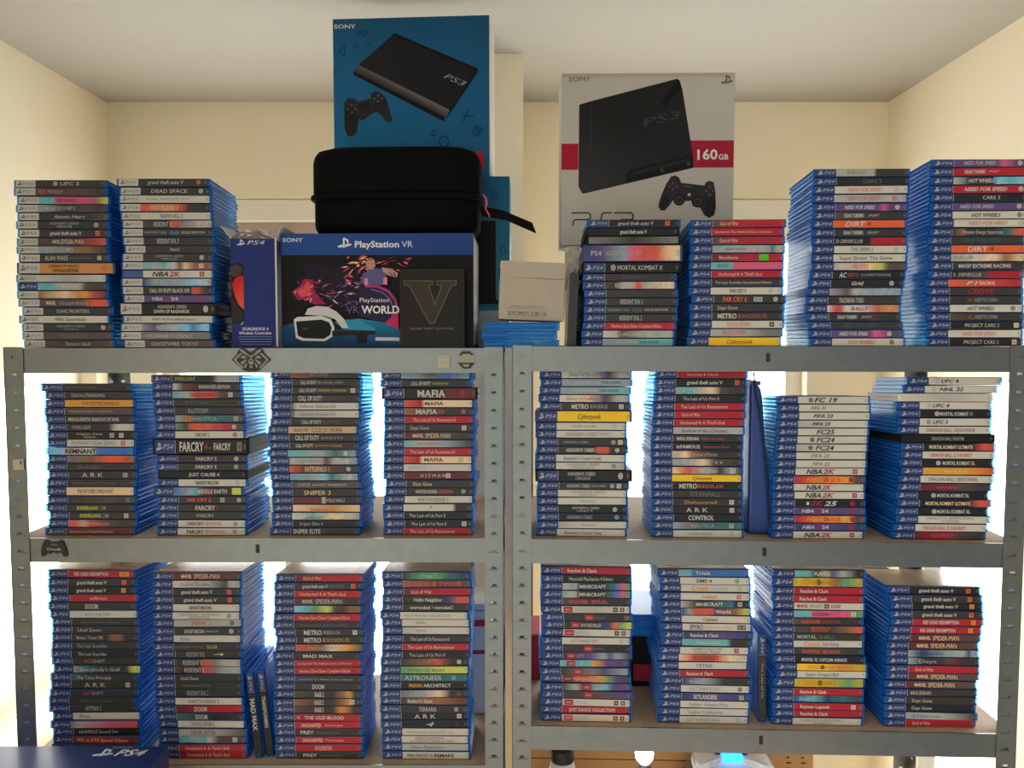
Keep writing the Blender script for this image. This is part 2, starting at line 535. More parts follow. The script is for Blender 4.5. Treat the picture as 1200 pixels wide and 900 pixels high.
def make_body(w, t, d, wedge):
    tb = t - wedge
    mb = MB()
    x = w / 2
    def slab(z0f, z1f, z0b, z1b, y0, y1, ins):
        b = len(mb.v)
        f0 = y0 / d; f1 = y1 / d
        za = lambda f, a, c: a + (c - a) * f
        mb.v += [(-x + ins, y0, za(f0, z0f, z0b)), (x - ins, y0, za(f0, z0f, z0b)), (x - ins, y1, za(f1, z0f, z0b)), (-x + ins, y1, za(f1, z0f, z0b)),
                 (-x + ins, y0, za(f0, z1f, z1b)), (x - ins, y0, za(f0, z1f, z1b)), (x - ins, y1, za(f1, z1f, z1b)), (-x + ins, y1, za(f1, z1f, z1b))]
        for q in ((0, 3, 2, 1), (4, 5, 6, 7), (0, 1, 5, 4), (1, 2, 6, 5), (2, 3, 7, 6), (3, 0, 4, 7)):
            mb.f.append(tuple(b + i for i in q)); mb.c.append([(1, 1, 1)] * 4); mb.m.append(0)
    e = 0.00012
    slab(e, t * .46, e, tb * .46, 0.0055, d, 0.0)            # lower cover
    slab(t * .54, t - e, tb * .54, tb - e, 0.0055, d, 0.0004)   # upper cover
    slab(t * .40, t * .60, tb * .40, tb * .60, 0.005, d - 0.0015, 0.0014)
    g_ = 0.0010                                                # spine, its long edges rounded off
    b = len(mb.v)
    prof = [(0, g_ * 1.2), (0, t - g_ * 1.2), (.0010, t - g_ * .45), (.0034, t - e), (.0062, t - e), (.0062, e), (.0034, e), (.0010, g_ * .45)]
    mb.v += [(-x, y, z) for y, z in prof] + [(x, y, z) for y, z in prof]
    n = len(prof)
    mb.f.append(tuple(b + i for i in range(n))); mb.f.append(tuple(b + n + i for i in reversed(range(n))))
    for i in range(n):
        j = (i + 1) % n
        mb.f.append((b + i, b + n + i, b + n + j, b + j))
    for f in mb.f[len(mb.c):]: mb.c.append([(1, 1, 1)] * len(f)); mb.m.append(0)
    return mb

body_mesh = make_body(CW, CT0, CD, WEDGE).mesh('game_case', [M['plastic'], M['cover_shaded'], M['cover_blue']], bevel=0.0006, segs=1)
for f in body_mesh.polygons:      # spine paper darkened as groove shade, cover paper brightened as glow; sides stay clear
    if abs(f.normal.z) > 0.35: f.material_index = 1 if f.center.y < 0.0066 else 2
body_src = body_mesh

XL, XR = -CW / 2 + 0.0040, CW / 2 - 0.0045     # printed paper inside the clear spine
XB = -CW / 2 + 0.0400                          # end of the console band
Z0, Z1 = 0.0012, CT0 - 0.0012

def ps_mark(mb, cx, cz, h, y, col):
    """the console maker's mark: an upright P over a lying S"""
    s = h
    mb.poly([(cx - .12 * s, y, cz - .5 * s), (cx + .06 * s, y, cz - .40 * s), (cx + .06 * s, y, cz + .5 * s), (cx - .12 * s, y, cz + .5 * s)], col)
    mb.poly([(cx + .06 * s, y, cz + .5 * s), (cx + .06 * s, y, cz + .34 * s), (cx + .26 * s, y, cz + .22 * s), (cx + .26 * s, y, cz + .0 * s), (cx + .42 * s, y, cz + .02 * s), (cx + .42 * s, y, cz + .32 * s)], col)
    mb.poly([(cx - .16 * s, y, cz - .12 * s), (cx - .62 * s, y, cz - .26 * s), (cx - .62 * s, y, cz - .38 * s), (cx - .34 * s, y, cz - .44 * s), (cx - .16 * s, y, cz - .36 * s)], col)
    mb.poly([(cx + .10 * s, y, cz - .40 * s), (cx + .48 * s, y, cz - .26 * s), (cx + .70 * s, y, cz - .20 * s), (cx + .68 * s, y, cz - .04 * s), (cx + .34 * s, y, cz - .06 * s), (cx + .10 * s, y, cz - .16 * s)], col)

def quad(mb, xa, xb, za, zb, y, col):
    mb.poly([(xa, y, za), (xb, y, za), (xb, y, zb), (xa, y, zb)], col)

def band_mb(kind):
    mb = MB()
    y = -0.0002
    zc = CT0 / 2
    if kind == '5':
        quad(mb, XL, XB, Z0, Z1, y, PS5BAND)
        ps_mark(mb, XL + 0.0068, zc, 0.0068, y - .0002, PAL['k'])
        put_text(mb, 'PS5', XL + 0.0135, XL + 0.0325, zc, 0.0046, y - .0002, PAL['G'])
    elif kind == 'B':
        quad(mb, XL, XB, Z0, Z1, y, lin((62, 86, 140)))
    else:
        quad(mb, XL, XB - 0.0008, Z0, Z1, y, NAVY)
        quad(mb, XB - 0.0008, XB, Z0, Z1, y, PAL['S'])
        ps_mark(mb, XL + 0.0070, zc, 0.0074, y - .0002, lin((186, 190, 200)))
        put_text(mb, 'PS4', XL + 0.0140, XL + 0.0325, zc, 0.0050, y - .0002, lin((168, 174, 190)), '/')
    return mb

def mixc(a, b, f): return tuple(a[i] + (b[i] - a[i]) * f for i in range(3))

def stops_of(bg):
    st = [(s[0], s[1:]) for s in bg.split(',')]
    if len(st) == 1: return [(PAL[st[0][0]], 0.0), (PAL[st[0][0]], 1.0)]
    out = [(PAL[c], (int(p) if p else 0) / 100.0) for c, p in st]
    if out[-1][1] < 1: out.append((out[-1][0], 1.0))
    return out

def insert_mb(bg, segs, icons, noband, rr):
    mb = MB()
    xa, xb = (XL if noband else XB), XR
    L = xb - xa
    y = -0.0002
    st = stops_of(bg)
    art = len(st) > 4
    zc = CT0 / 2
    cols = []
    if art:
        N = 26
        def at(f):
            for (c0, p0), (c1, p1) in zip(st, st[1:]):
                if f <= p1: return mixc(c0, c1, 0 if p1 == p0 else (f - p0) / (p1 - p0))
            return st[-1][0]
        G = [[tuple(min(1, max(0, v * (1 + rr.uniform(-.22, .22)))) for v in at(i / N)) for i in range(N + 1)] for _ in range(3)]
        for i in range(N):
            for j in range(2):
                za, zb = Z0 + (Z1 - Z0) * j / 2, Z0 + (Z1 - Z0) * (j + 1) / 2
                a, b = xa + L * i / N, xa + L * (i + 1) / N
                mb.poly([(a, y, za), (b, y, za), (b, y, zb), (a, y, zb)], [G[j][i], G[j][i + 1], G[j + 1][i + 1], G[j + 1][i]])
    else:
        for (c0, p0), (c1, p1) in zip(st, st[1:]):
            if p1 <= p0: continue
            a, b = xa + L * p0, xa + L * p1
            mb.poly([(a, y, Z0), (b, y, Z0), (b, y, Z1), (a, y, Z1)], [c0, c1, c1, c0])
    quad(mb, xb - 0.0052, xb - 0.0016, zc - 0.0026, zc + 0.0026, y - .0002, mixc(st[-1][0], PAL['G'], .45))    # rating box
    for ic in [i for i in icons.split(',') if i]:
        k, c = ic[0], PAL[ic[-1]]
        cx = xa + L * int(ic[1:-1]) / 100.0
        if k == 'o':
            mb.poly([(p[0], y - .0003, p[1]) for p in disc(cx, zc, 0.0042, 14)], c)
            mb.poly([(p[0], y - .0005, p[1]) for p in disc(cx, zc, 0.0027, 12)], mixc(c, st[-1][0], .6))
            mb.poly([(p[0], y - .0007, p[1]) for p in disc(cx, zc, 0.0014, 10)], c)
        elif k == 'q':
            quad(mb, cx - .0042, cx + .0042, zc - .0042, zc + .0042, y - .0003, c)
            quad(mb, cx - .0022, cx + .0022, zc - .0020, zc + .0022, y - .0005, mixc(c, st[-1][0], .5))
        else:
            quad(mb, cx - .0085, cx + .0085, Z0 + .001, Z1 - .001, y - .0003, c)
    for sg in [s for s in segs.split(';') if s]:
        mt = re.match(r'([A-Za-z])(\d+)-(\d+)([!/^_+\-]*) (.*)', sg)
        c, a, b, mods, txt = PAL[mt[1]], int(mt[2]) / 100, int(mt[3]) / 100, mt[4], mt[5]
        cap = 0.0086 if '^' in mods else 0.0040 if '_' in mods else 0.0063
        z = zc + (0.0027 if '+' in mods else -0.0029 if '-' in mods else 0)
        if '+' in mods or '-' in mods: cap = min(cap, 0.0040)
        put_text(mb, txt, xa + L * a, xa + L * b, z, cap, y - .0006, c, mods)
    return mb

# every stack: rack, shelf, band, top edge (px), edges of the cases' near left corners (px), rows from the top:
# {thickness, band}ground colours | lettering | marks
STACKS = []
def stack(rack_, level, band, top, lefts, rows, ref=None):
    STACKS.append(dict(rack=rack_, level=level, band=band, top=top, lefts=lefts, rows=[r for r in rows.strip().split('\n')]))

stack('L', 0, '5', 210.3, [15.3,16.4,19.3,18.2,20.5,19.3,21,18.2,19.3,21.7,19.9,17.6,19.9,19.9,21.7,25.2,21.1,25.2,26.3,28.1], """k|S36-64! UFC 5|o29S
D,r30,D70,k100|O5-15! MARVEL;S18-40 MIDNIGHT|
T0,T20,P24,P78,N80,e100|r25-55 DEAD ISLAND 2|
c0,k40,D70,k100|W10-55 THE LAST OF US PART II|
k0,k70,D100|W22-67/ Atomic Heart|
k|S18-60+ ASSASSIN'S CREED;S28-50-_ MIRAGE|o85W
k|W16-62! grand theft auto V|q85O
D0,r60,M100|W22-33! MARVEL;W34-68^ SPIDER-MAN|
c0,G50,N52,N75,k100|W8-52 THE LAST OF US PART I|
k|W8-42^ ALAN WAKE;G45-78_ REMASTERED|o88W
{1.45}o|K12-55+ COMPANY OF HEROES 3;K18-53-! CONSOLE EDITION|o89M
W0,S40,W100||
{4}T0,T25,S30,S60,D70,k100|W36-58 Horizon|
N0,C40,o60,A70,M80,k100||
D0,D60,O78,M100|C10-24! MARVEL;S30-72 Guardians|
k|W20-68 SONIC FRONTIERS|
W|K22-68 WRC Generations|
k|S20-62+ ASSASSIN'S CREED;T30-52-_ VALHALLA|o88W
D|G25-66 THE CALLISTO PROTOCOL|
D0,k50,D100|W30-68/ Demon's Souls|""")

stack('L', 0, '5', 209.3, [137,138.8,139.3,139.3,140.5,142.3,142.3,142.3,144.6,142.3,142.3,142.3,141.7,142.3,143.4,140,142.8,140.5,140.5,145.2], """k|S14-66! grand theft auto V|o88O
k|W16-68 DEAD SPACE|o88W
W|G9-70_ FINAL FANTASY XVI|
M0,o40,M58,k70,k100|C14-55^ WASTELAND 3|
W|K27-60 SILENT HILL 2|
D0,k20,k40,M42,M52,G55,S80,S100|W16-42^ RESIDENT E|
k|S3-35_ RESIDENT EVIL;T39-53 VILLAGE;C56-90_ GOLD EDITION|
k|W20-52^ RESIDENT EVIL 3|
k|W37-50 Returnal|
k|S18-60+ ASSASSIN'S CREED;T28-50-_ MIRAGE|o86W
T0,S20,T30,W45,D55,C60,N75,N100||q85W
{B}W|K13-37!/^ NBA;R38-55!/^ 2K|q86R
b0,c20,c60,L80,S100||q84W
k0,k70,M72,M78,k90|W10-68! CALL OF DUTY BLACK OPS|
p|W12-28! NBA;R30-38! 2K;W39-50! 24|q84R
{1.5}Z|W22-62_+ ASSASSIN'S CREED;W17-66-! DAWN OF RAGNAROK|o88W
W|K12-75_ WRC 10 The Official Game|
c0,p20,c35,L70,B75,L90|W22-55!/ HOT WHEELS|
G|W10-76 HOGWARTS LEGACY|
D|W10-78 GHOSTWIRE: TOKYO|""")

stack('R', 0, '4', 257, [688,686.4,687.5,683.2,682,683,683,684.8,685.3,684.2,684.2,683.1,681.5,681.5], """K|S13-64! grand theft auto V|q84O
{1.05N}Z|W36-66! grand theft auto V|
{N}G0,k50,G100||
{2.2N}b0,p18,c42,P48,M60,M76,C90,C100|W6-17_ PS4;S22-60_ HORIZON FORBIDDEN WEST|
{1.35}Z|W17-78 MORTAL KOMBAT X|o11S
k|t25-55_ OUTLAST|
D0,k12,k18,S25,S40,M45,M50,S60,C100|W15-45^ RESIDENT E|
k|D15-52 BATTLEFIELD|
k|W20-52^ RESIDENT EVIL 3|
k|S3-35_ RESIDENT EVIL;G38-53 VILLAGE;C56-90_ GOLD EDITION|
k|W20-52^ RESIDENT EVIL 2|
R|C10-82 Horizon Zero Dawn Complete Edition|
W0,S20,D25,S60,S100|W25-70 UNCHARTED|
c0,c40,T60,T100|W18-50_ FINAL FANTASY;K52-80_ THE GAME|""")

stack('R', 0, '4', 257, [809.8,808.1,809.2,809.8,808.7,808.1,808.1,808.1,807.6,810.8,808.7,808.7,808.7,807.6,805.4], """D0,R40|C10-36 God of War|
R|C4-85_ Uncharted: The Nathan Drake Collection|
D0,R30|C10-36 God of War|
c0,S50,S80,t84,S92,S100|b18-48_ Beyond: Two Souls|
r0,R50|C10-37 Bloodborne|x74v
T0,T30,P31,P100|t8-24 MIRROR'S EDGE|
R|C10-72 Uncharted 4: A Thief's End|
k|C5-85_ The Last Guardian Remastered Edition|
W|D27-50! FAR CRY 5|o85S
k|O13-47!^ FAR CRY 6|q60S,q66S,o88W
k|W8-36 Days Gone|
k|W8-35!^ METRO;M38-78 EXODUS|
W|M20-56^ THE EVIL WITHIN 2|q85K
S0,S50,G80,G100|M15-50^ THE EVIL WITHIN|
{1.12}Y|K25-62/ Cyberpunk|""")

stack('R', 0, '4', 197.8, [953.5,954,952.2,951.6,953.5,952.8,950.4,952.2,951.6,951.6,951,951.6,949.8,948,946.7,944.9,944.3,945.5,947.3,948.6,949.8], """S0,S52,k56,k100|G15-42 BURNOUT|
K|G37-62 CARS 3|
W|M17-65/ NEED FOR SPEED|o86S
S|M17-64/ NEED FOR SPEED|o84M
p0,p60,P68,p75|W12-55/! NEED FOR SPEED|o87W
D0,k50,k100|W12-40! GRAN TURISMO;W46-62_/ SPORT|
O|W16-45!/^ DIRT;r46-53 4|
k|W12-40! GRAN TURISMO;W46-62_/ SPORT|
K0,K50,R54,R100|W3-7 D;W9-40/ DRIVECLUB|
W|K22-54 THE CREW 2|o86S
W|K8-82 Super Street: The Game|
S0,C50,e58,e65,D75,D100|M25-49^ WRECKFEST|
K|W9-20/!^ AC;M21-37 ASSETTO;S40-82_ COMPETIZIONE|
K|W29-46/! Grid|o85W
c0,D25,S35,c50,c100|W33-54/ RIDE|
k|S15-50!^ TRACKMANIA TURBO|
W0,M10,M20,W25,W50,M70,o80,o100|R33-58!/ RALLY|
k0,k60,r66,k72,k100|W12-40! GRAN TURISMO;W46-62_/ SPORT|
k|t18-68/ NEED FOR SPEED|
p0,p55,P60,P70,p80|W11-52/! NEED FOR SPEED|o82W
W|M22-60/! HOT WHEELS|o84r""")

stack('R', 0, '4', 186.5, [1091,1090.5,1091.7,1091,1091,1090.5,1091,1091,1089.8,1088,1089,1089.2,1089.8,1088.5,1086,1086,1086,1086.6,1087.2,1087.2,1086,1086.6], """p0,p60,P70,p85|W13-58/ NEED FOR SPEED|o92W
R|W15-44! GRAN TURISMO;W48-63_/ SPORT|
S0,G15,k20,k55,L60,T80,L100|W20-56/! HOT WHEELS|
R|W15-74/! NEED FOR SPEED|o93W
K|W40-64 CARS 3|
p|W10-57/ NEED FOR SPEED|o92W
W|D25-66/! HOT WHEELS|o92r
W|M20-74/ NEED FOR SPEED|o93S
k0,N15,k20,k60,t80,M92|W14-71/ Monster Energy Supercross|
k|t15-70/ NEED FOR SPEED|
O|W22-49!^ DIRT;r51-58 4|
S0,W30,C60,N75,C100|G5-30 DAKAR|
k|W8-80! MXGP EXTREME RACING|
K0,D50,R56,R100|W3-6 D;W10-42/ DRIVECLUB|
O0,M30,R100|W24-41/! F1;C43-64! RACING|
k|R25-61!/^ CREWS|
k|M24-33/ AC;S34-66/ ASSETTO CORSA|
W|D24-62/! HOT WHEELS|o88D
D0,k40|M24-33/ AC;S34-66/ ASSETTO CORSA|
K|W20-68 PROJECT CARS 2|q92C
W|M18-66/ NEED FOR SPEED|
K|W20-69 PROJECT CARS 2|q91C""")

stack('L', 1, '4', 449.5, [47,50.5,52.2,51.7,51.7,53.4,54.6,53.4,53.4,54.6,53.4,55.8,54.6,52.8,55.2,53.4,56.3,55.2,52.8], """k|G6-52_ OUTER WILDS|
k|W10-60 DEATH STRANDING|
A|D24-80 THE OUTER WORLDS|
D|S7-45_ MIDDLE-EARTH;S48-72_ SHADOW|
k|W4-80! MIDDLE-EARTH: SHADOW OF WAR|
k0,k64,S70,W80,S100|W8-36 DYING LIGHT|
K|W14-52+ Kingdom Come;W25-42-_ Deliverance|q66S,q80W
W|G7-72 MUTANT YEAR ZERO|q84M
{N}L0,L18,W20,W56,B58,B100|K21-57!^ REMNANT|
G0,N40,O60,O80,N100||
k|G16-52/ Darksiders|
k|W20-52^ A R K|q85S
k|G8-75_ Shadow of the Colossus|
{1.18}C|K16-70 THE WITCHER 3: WILD HUNT|
k0,D60,k100||q90G
k|e16-48! BORDERLANDS;S50-60 3|
k|e16-48! BORDERLANDS;S50-60 3|q86W
P0,M10,S25,M30,D60,k100|C25-62_ The Sinking City|
r|C6-70_ Assassin's Creed Rogue Remastered|""")

stack('L', 1, '4', 439.3, [176.4,177.6,178.2,179.3,179.9,180.5,181.6,181.6,179,183.4,184,184,185.2,180.5,185.2,184,184,184.6,184.6], """k0,k60,S70,S100|e5-35 DYING LIGHT|
W0,D15,r30,k40,k100|W39-85! ENHANCED EDITION|
T0,S25,M35,M60,D70,k100|R25-62! DEAD ISLAND|q85W
k|G18-54_ D E S T I N Y|
k|S20-49^ BULLETSTORM|
c0,N20,t30,t80,D100|A14-24^ SUB;S25-62 NAUTICA|q90S
g0,k15,O25,M50,R80,D95|O18-53! FAR CRY 6|o87W
W|D30-50! FAR CRY 5|o88D
{2.05}Z|W6-40!^ FARCRY;R41-45! 4;G47-50 -;W54-78! FARCRY|q90G
k|W27-58! FARCRY 5|o87W
k|W27-58! FARCRY 5|o87S
{N}Z|W34-70! JUST CAUSE 4|
W|K25-60! GHOST RECON|o88S
{1.2}B0,c20,T30,D40,r50,K60,k100|W35-78! MIDDLE EARTH|x92e
k|O12-48! FAR CRY 6|q65S,o90W
k|W26-56!^ FARCRY;R57-61! 4|
k|W28-54 FARCRY|
W|D14-38! FARCRY;M41-65 NEW DAWN|o86G
W|K13-38! FARCRY;M40-70 NEW DAWN|o85G""")

stack('L', 1, '4', 434.5, [316,317.8,317.8,316.7,316,316.7,315.5,313.8,314.3,314.9,313.2,314.9,315.5,316,317.8,318.4,318.4,319,318.4,318.4,316], """M0,N20,D40,k100|S28-55 BATTLEFIELD|
k|W12-36! CALL OF DUTY;S38-75_ BLACK OPS|
k|W10-36! CALL OF DUTY;e38-80_ INFINITE WARFARE|q90W
k|W10-46!^ CALL OF DUTY;N48-80_ BLACK OPS|
k0,S6,W10,W100|G13-66 Killzone: Shadow Fall|
k0,S6,S10,W100|G13-66 Killzone: Shadow Fall|
k|W16-46! CALL OF DUTY;N49-72_ BLACK OPS|
u|D8-30 BLACK OPS;D34-80^ COLD WAR|
k|W9-45!^ CALL OF DUTY;W48-80_ G H O S T S|
k|W9-35! CALL OF DUTY;A37-78_ ADVANCED WARFARE|
T0,c50,t70,c100|W32-55 BATTLEFIELD|o85W
S0,S45,r55,S65,c100|G15-45_ STAR WARS|o85W
O0,r20,N30,D60,k100|C22-58^ BATTLEFIELD 1|o87W
T0,c30,L50,t60,c80,c100|S32-55 BATTLEFIELD|o88W
D|S8-28 SNIPER;W30-82_ GHOST WARRIOR|
k|C17-57^ SNIPER 3|
r0,r45,W46,k50,k100|W48-78 WORLD WAR Z|
C0,o60,C100|R25-52- TERMINATOR|
W0,S20,T30,C60,S100|R20-47- DEAD ALIVE|
K|S10-45 Sniper Elite 4|
k|W4-45!^ SNIPER ELITE;R47-52! 4|""")

stack('L', 1, '4', 435.3, [445.8,445.2,447,449.3,449.9,449.9,449.9,449.3,449.3,449.3,448.7,448.7,448.7,451.7,451,449.9,448.7,448.7,449.9,448.7], """T0,c20,G40,B70,c100|G30-50_ BATTLEFIELD|
k|W15-44! CALL OF DUTY;e46-70_ VANGUARD|
{1.5}K0,K45,r65,r100|W19-58!^ MAFIA;S22-58-_ TRILOGY|o82R
M0,R25,C30,C100|D30-58! MAFIA|q85C
N0,D40,k60,k100|W16-48!^ MAFIA;M50-58 III|o87P
R|C12-75 The Last of Us Remastered|
k|W8-36 Days Gone|q88W
r0,D60,k100|C12-28! MARVEL;C31-68^ SPIDER-MAN|
T0,S30,c60,k100|M20-60_ RESIDENT EVIL|
R|C8-75 The Last of Us Remastered|
M0,R22,C28,C100|D30-58! MAFIA|q85u
W|S6-32 HITMAN 3|
r|W25-62 H I T M A N|q66W
k|C10-38 Days Gone|
k|W14-46! WATCH DOGS;M48-70! LEGION|o86S
W|K19-65 WATCH DOGS 2|
W0,W72,k78,k100|D37-43/ 7|
K|W8-62 The Last of Us Part II|
K|W10-62 The Last of Us Part II|q89W
R|C9-76 The Last of Us Remastered|""")

stack('R', 1, '4', 434.5, [633.4,634,632.3,631,632.8,627,627.6,627.6,628.8,629.3,627,627,627.6,630.5,629.3,629.3,629.3,629.9,629.9,628.2], """W0,S50,p65,D70,S85,S100|G10-58 Ghost of Tsushima|
c|W18-56_ FINAL FANTASY;K58-86_ THE GAME|
c0,c50,T100|W18-54_ FINAL FANTASY;K56-84_ THE GAME|
W0,C40,p65,D70,S85,S100|G10-58 Ghost of Tsushima|
k|W15-40!^ METRO;S43-68 EXODUS|q88W
{1.5}Y|K28-60/ Cyberpunk|
W|G22-58_ TOMB RAIDER|o85S
W|G13-80 ASSASSIN'S CREED UNITY|
k|S8-45_ ASSASSIN'S CREED|o82S,q92C
k0,k55,M57,M75,k77,k100|W11-54! ASSASSIN'S CREED|o87W
W|K10-66 Assassin's Creed Unity|
W0,W60,S100|G15-64_+ ASSASSIN'S CREED;G22-56_- SYNDICATE|o85G
{1.5}K|S13-52+! ASSASSIN'S CREED;S24-45-_ ORIGINS|o87W
k|W11-45 ASSASSIN'S CREED;S47-70_ ODYSSEY|o78S,q88W
W|G20-70_+ ASSASSIN'S CREED;G30-58_- THE EZIO|
W|G34-55_ BIOSHOCK|
K|W20-61+ ASSASSIN'S CREED;S28-52-_ UNITY|o84W
K|S12-50 ASSASSIN'S CREED|o86T
S0,W40,W100|G34-54_ BIOSHOCK|
W|K10-66 Assassin's Creed Unity|""")

stack('R', 1, '4', 434.3, [768.4,766.7,766.7,766,765,765.5,764.3,764.3,763.2,762.6,762.6,763.5,763,763,763,763.5,763.5,763,764.8,764.2,764.2], """R|C15-60_ Ratchet & Clank|
K|W16-68! grand theft auto V|q89O
c0,T20,S30,C55,D65,k100||
K|W11-63 The Last of Us Part II|
R|C9-77 The Last of Us Remastered|
R|C10-37 God of War|
R|C9-74 Uncharted 4: A Thief's End|
S|K11-77 Shadow of the Colossus|
k|W6-38! MARVEL SPIDER-MAN;M42-75_ Miles Morales|
K|W6-40! inFAMOUS;M45-82_ Second Son|
S0,C20,N30,k60,k100|S30-67 Shadow of Mordor|
c0,S30,C45,D60,k100|S62-72_ II|
C0,M20,S50,k70,c85,k100|W38-65/ Life is Strange|q88W
Y|K30-58/ Cyberpunk|
K|W10-36!^ METRO;O37-75 REDUX|
k|G24-70^ TITANFALL|
k|A17-64 Dishonored|q86W
K|W20-52^ A R K|q87W
K|W21-59!^ CONTROL|
c0,t40,t100|M12-26 SUB;S27-60 NAUTICA|q85S
W|G22-58_ TOMB RAIDER|o85S""")

stack('R', 1, '4', 464.3, [910.2,910.8,911.3,910.2,910.2,909.6,908.4,907.8,907.3,907.3,905.5,905.5,906,905.5,906,906,906,904.3], """W|K23-56!/^ FC 19|o18k
W|D17-38/ FIFA 20|
W|K20-48/! FIFA 23|
S0,W60|K20-46/! FIFA 23|
W|K26-53!/^ FC25|
W|K27-54!/^ FC24|o21K
S0,W40|K27-54!/^ FC24|o20K
W|D21-48/ FIFA 22|
W|D23-48/ FIFA 22|
W|K15-38!/^ NBA;R39-57!/^ 2K|q86R
R0,O25,A75,A80,D88|A16-40!/ NBA;R42-50! 2K;O51-66! 23|q82R
W|K17-39!/^ NBA;R40-54!/^ 2K|
W|K15-38!/^ NBA;R39-57!/^ 2K|q87R
K|W17-21 I;R22-42!/^ 2K;W43-62!/^ 25|q84R
p|W10-28!/ NBA;R30-38! 2K;W39-49! 24|q83R
R0,O25,A75,A80,D88|A16-40!/ NBA;R42-50! 2K;O51-66! 23|q83R
b0,p40,b100|W10-28!/ NBA;R30-38! 2K;W39-49! 24|q82R
W|K15-38!/^ NBA;R39-56!/^ 2K|q85R""")

stack('R', 1, '4', 442, [1063,1058.6,1052,1052.8,1052.8,1052,1051.5,1055.4,1056,1055.4,1054.7,1056.6,1054,1052.8,1049.5,1052.8,1049.5,1050.8,1047,1045.7], """W|K17-42/! UFC 4|o12S
W|K20-54!/ NHL 22|o13S
{N}W0,S50,W100||
W|K18-42/! UFC 4|o13S
K|W28-74! MORTAL KOMBAT 11|o24W
W|K18-40/! UFC 3|o12G
W|D10-80 DRAGON BALL XENOVERSE|
{1.05N}Z|S32-68 DRAGON BALL FIGHTER|
K0,K70,M85,M100|C8-70! MORTAL KOMBAT ULTIMATE|
W|M11-70! DRAGON BALL Z: KAKAROT|
K|W30-76! MORTAL KOMBAT XL|o24W
A0,A60,O100|C30-63_ DRAGON BALL FIGHTERZ|
W|D11-80 DRAGON BALL XENOVERSE|
r0,r40,D60,k100|P22-56_ TEKKEN 7|
K|W28-74! MORTAL KOMBAT XL|o23W
K0,K70,M85,M100|C8-72! MORTAL KOMBAT ULTIMATE|
K|W28-76! MORTAL KOMBAT XL|o24W
W|G12-78_+ NARUTO SHIPPUDEN;G33-58_- ULTIMATE NINJA|
W|M11-72! DRAGON BALL Z: KAKAROT|
r0,R40,D65,k100|P22-56_ TEKKEN 7|""")

stack('L', 2, '4', 668.5, [53.8,56,55.5,57.5,56,58.3,59.5,60,59,60,60,60,62.5,59,59,59,56.5,57,61.5,60,62,61.5,61,60.5], """R|W10-62! RED DEAD REDEMPTION|q82A,q90A
k|W13-58! grand theft auto V|q84O
K|W13-58! grand theft auto V|q84A
R|C30-56 wolfenstein|
k|W26-45!^ DOOM;r47-57 VFR|
W|G23-62_ BACK 4 BLOOD|
k|G15-73_ Shadow of the Colossus|
k|W9-44 Until Dawn|
k0,k55,N60,N75,k80|W8-48 Bravo Team VR|
k|S8-53 The Last Guardian|
K|W10-53 The Last Guardian|
k|M18-30 RIOT;S31-50 SHIFT|
c0,t20,k40,k80,e90|W10-70 Everybody's Golf|
t0,k30,k100|W9-62 The Talos Principle|
k|W20-52^ A R K|q86W
k|M20-31 RIOT;S32-50 SHIFT|
k|G16-68_ Shadow of the Tomb Raider|
k|W25-48^ HITMAN 2|
W|K10-26 Rime|
G0,S10,P60,M100|P10-80_ Life is Strange|
K|W8-67 inFAMOUS Second Son|
r0,R40,r100|C7-84 MX vs ATV Special Edition|
k|W12-50 Dishonored|
k|W12-50 Prey|""")

stack('L', 2, '4', 671, [178.3,178.3,177.7,178.3,178.3,178.3,179.6,180,179,179,180.5,180,180,180.8,180.8,180.8,181.5,182.2,182.8,184.2,186.2,185.6,186.2,186.2], """r0,r60,D100|C12-28! MARVEL;C31-70^ SPIDER-MAN|
W0,S50,k80,S85,S100|G10-55 Ghost of Tsushima|
k|W13-60! grand theft auto V|q85O
k|W16-66! grand theft auto V|q86O
W|K24-58! GHOST RECON|
W|D10-70_+ Tom Clancy's The Division;D25-55-_ GOLD EDITION|o85G
S|O26-47! DIVISION;R53-56 2|o87D
k|W15-45! GHOST RECON;S48-68_ BREAKPOINT|o86W
W|G10-24 Rime|
k|G3-45_ RESIDENT EVIL;e50-66 VILLAGE|
k|S17-45^ RESIDENT EVIL;C57-75_ 4|
D0,k10,k40,M45,M52,G60,S75,S100|W13-43^ RESIDENT E|
D0,k12,k40,M45,M52,G60,S75,S100|W15-45^ RESIDENT E|
k|W9-36 Until Dawn|
k|G12-55_ RESIDENT EVIL|
k|S18-50^ RESIDENT EVIL 2|
W|K18-66 WATCH DOGS 2|
r0,R60,R100|W28-47!^ DOOM|
t0,K60,k100|W29-47!^ DOOM|
W|r20-56^ THE EVIL WITHIN 2|
S0,S50,D100|r18-55^ THE EVIL WITHIN|
T0,T15,S20,T38,W45,D60,D80||q85W
R|C10-76 Uncharted 4: A Thief's End|
R|C11-76 Uncharted 4: A Thief's End|""")

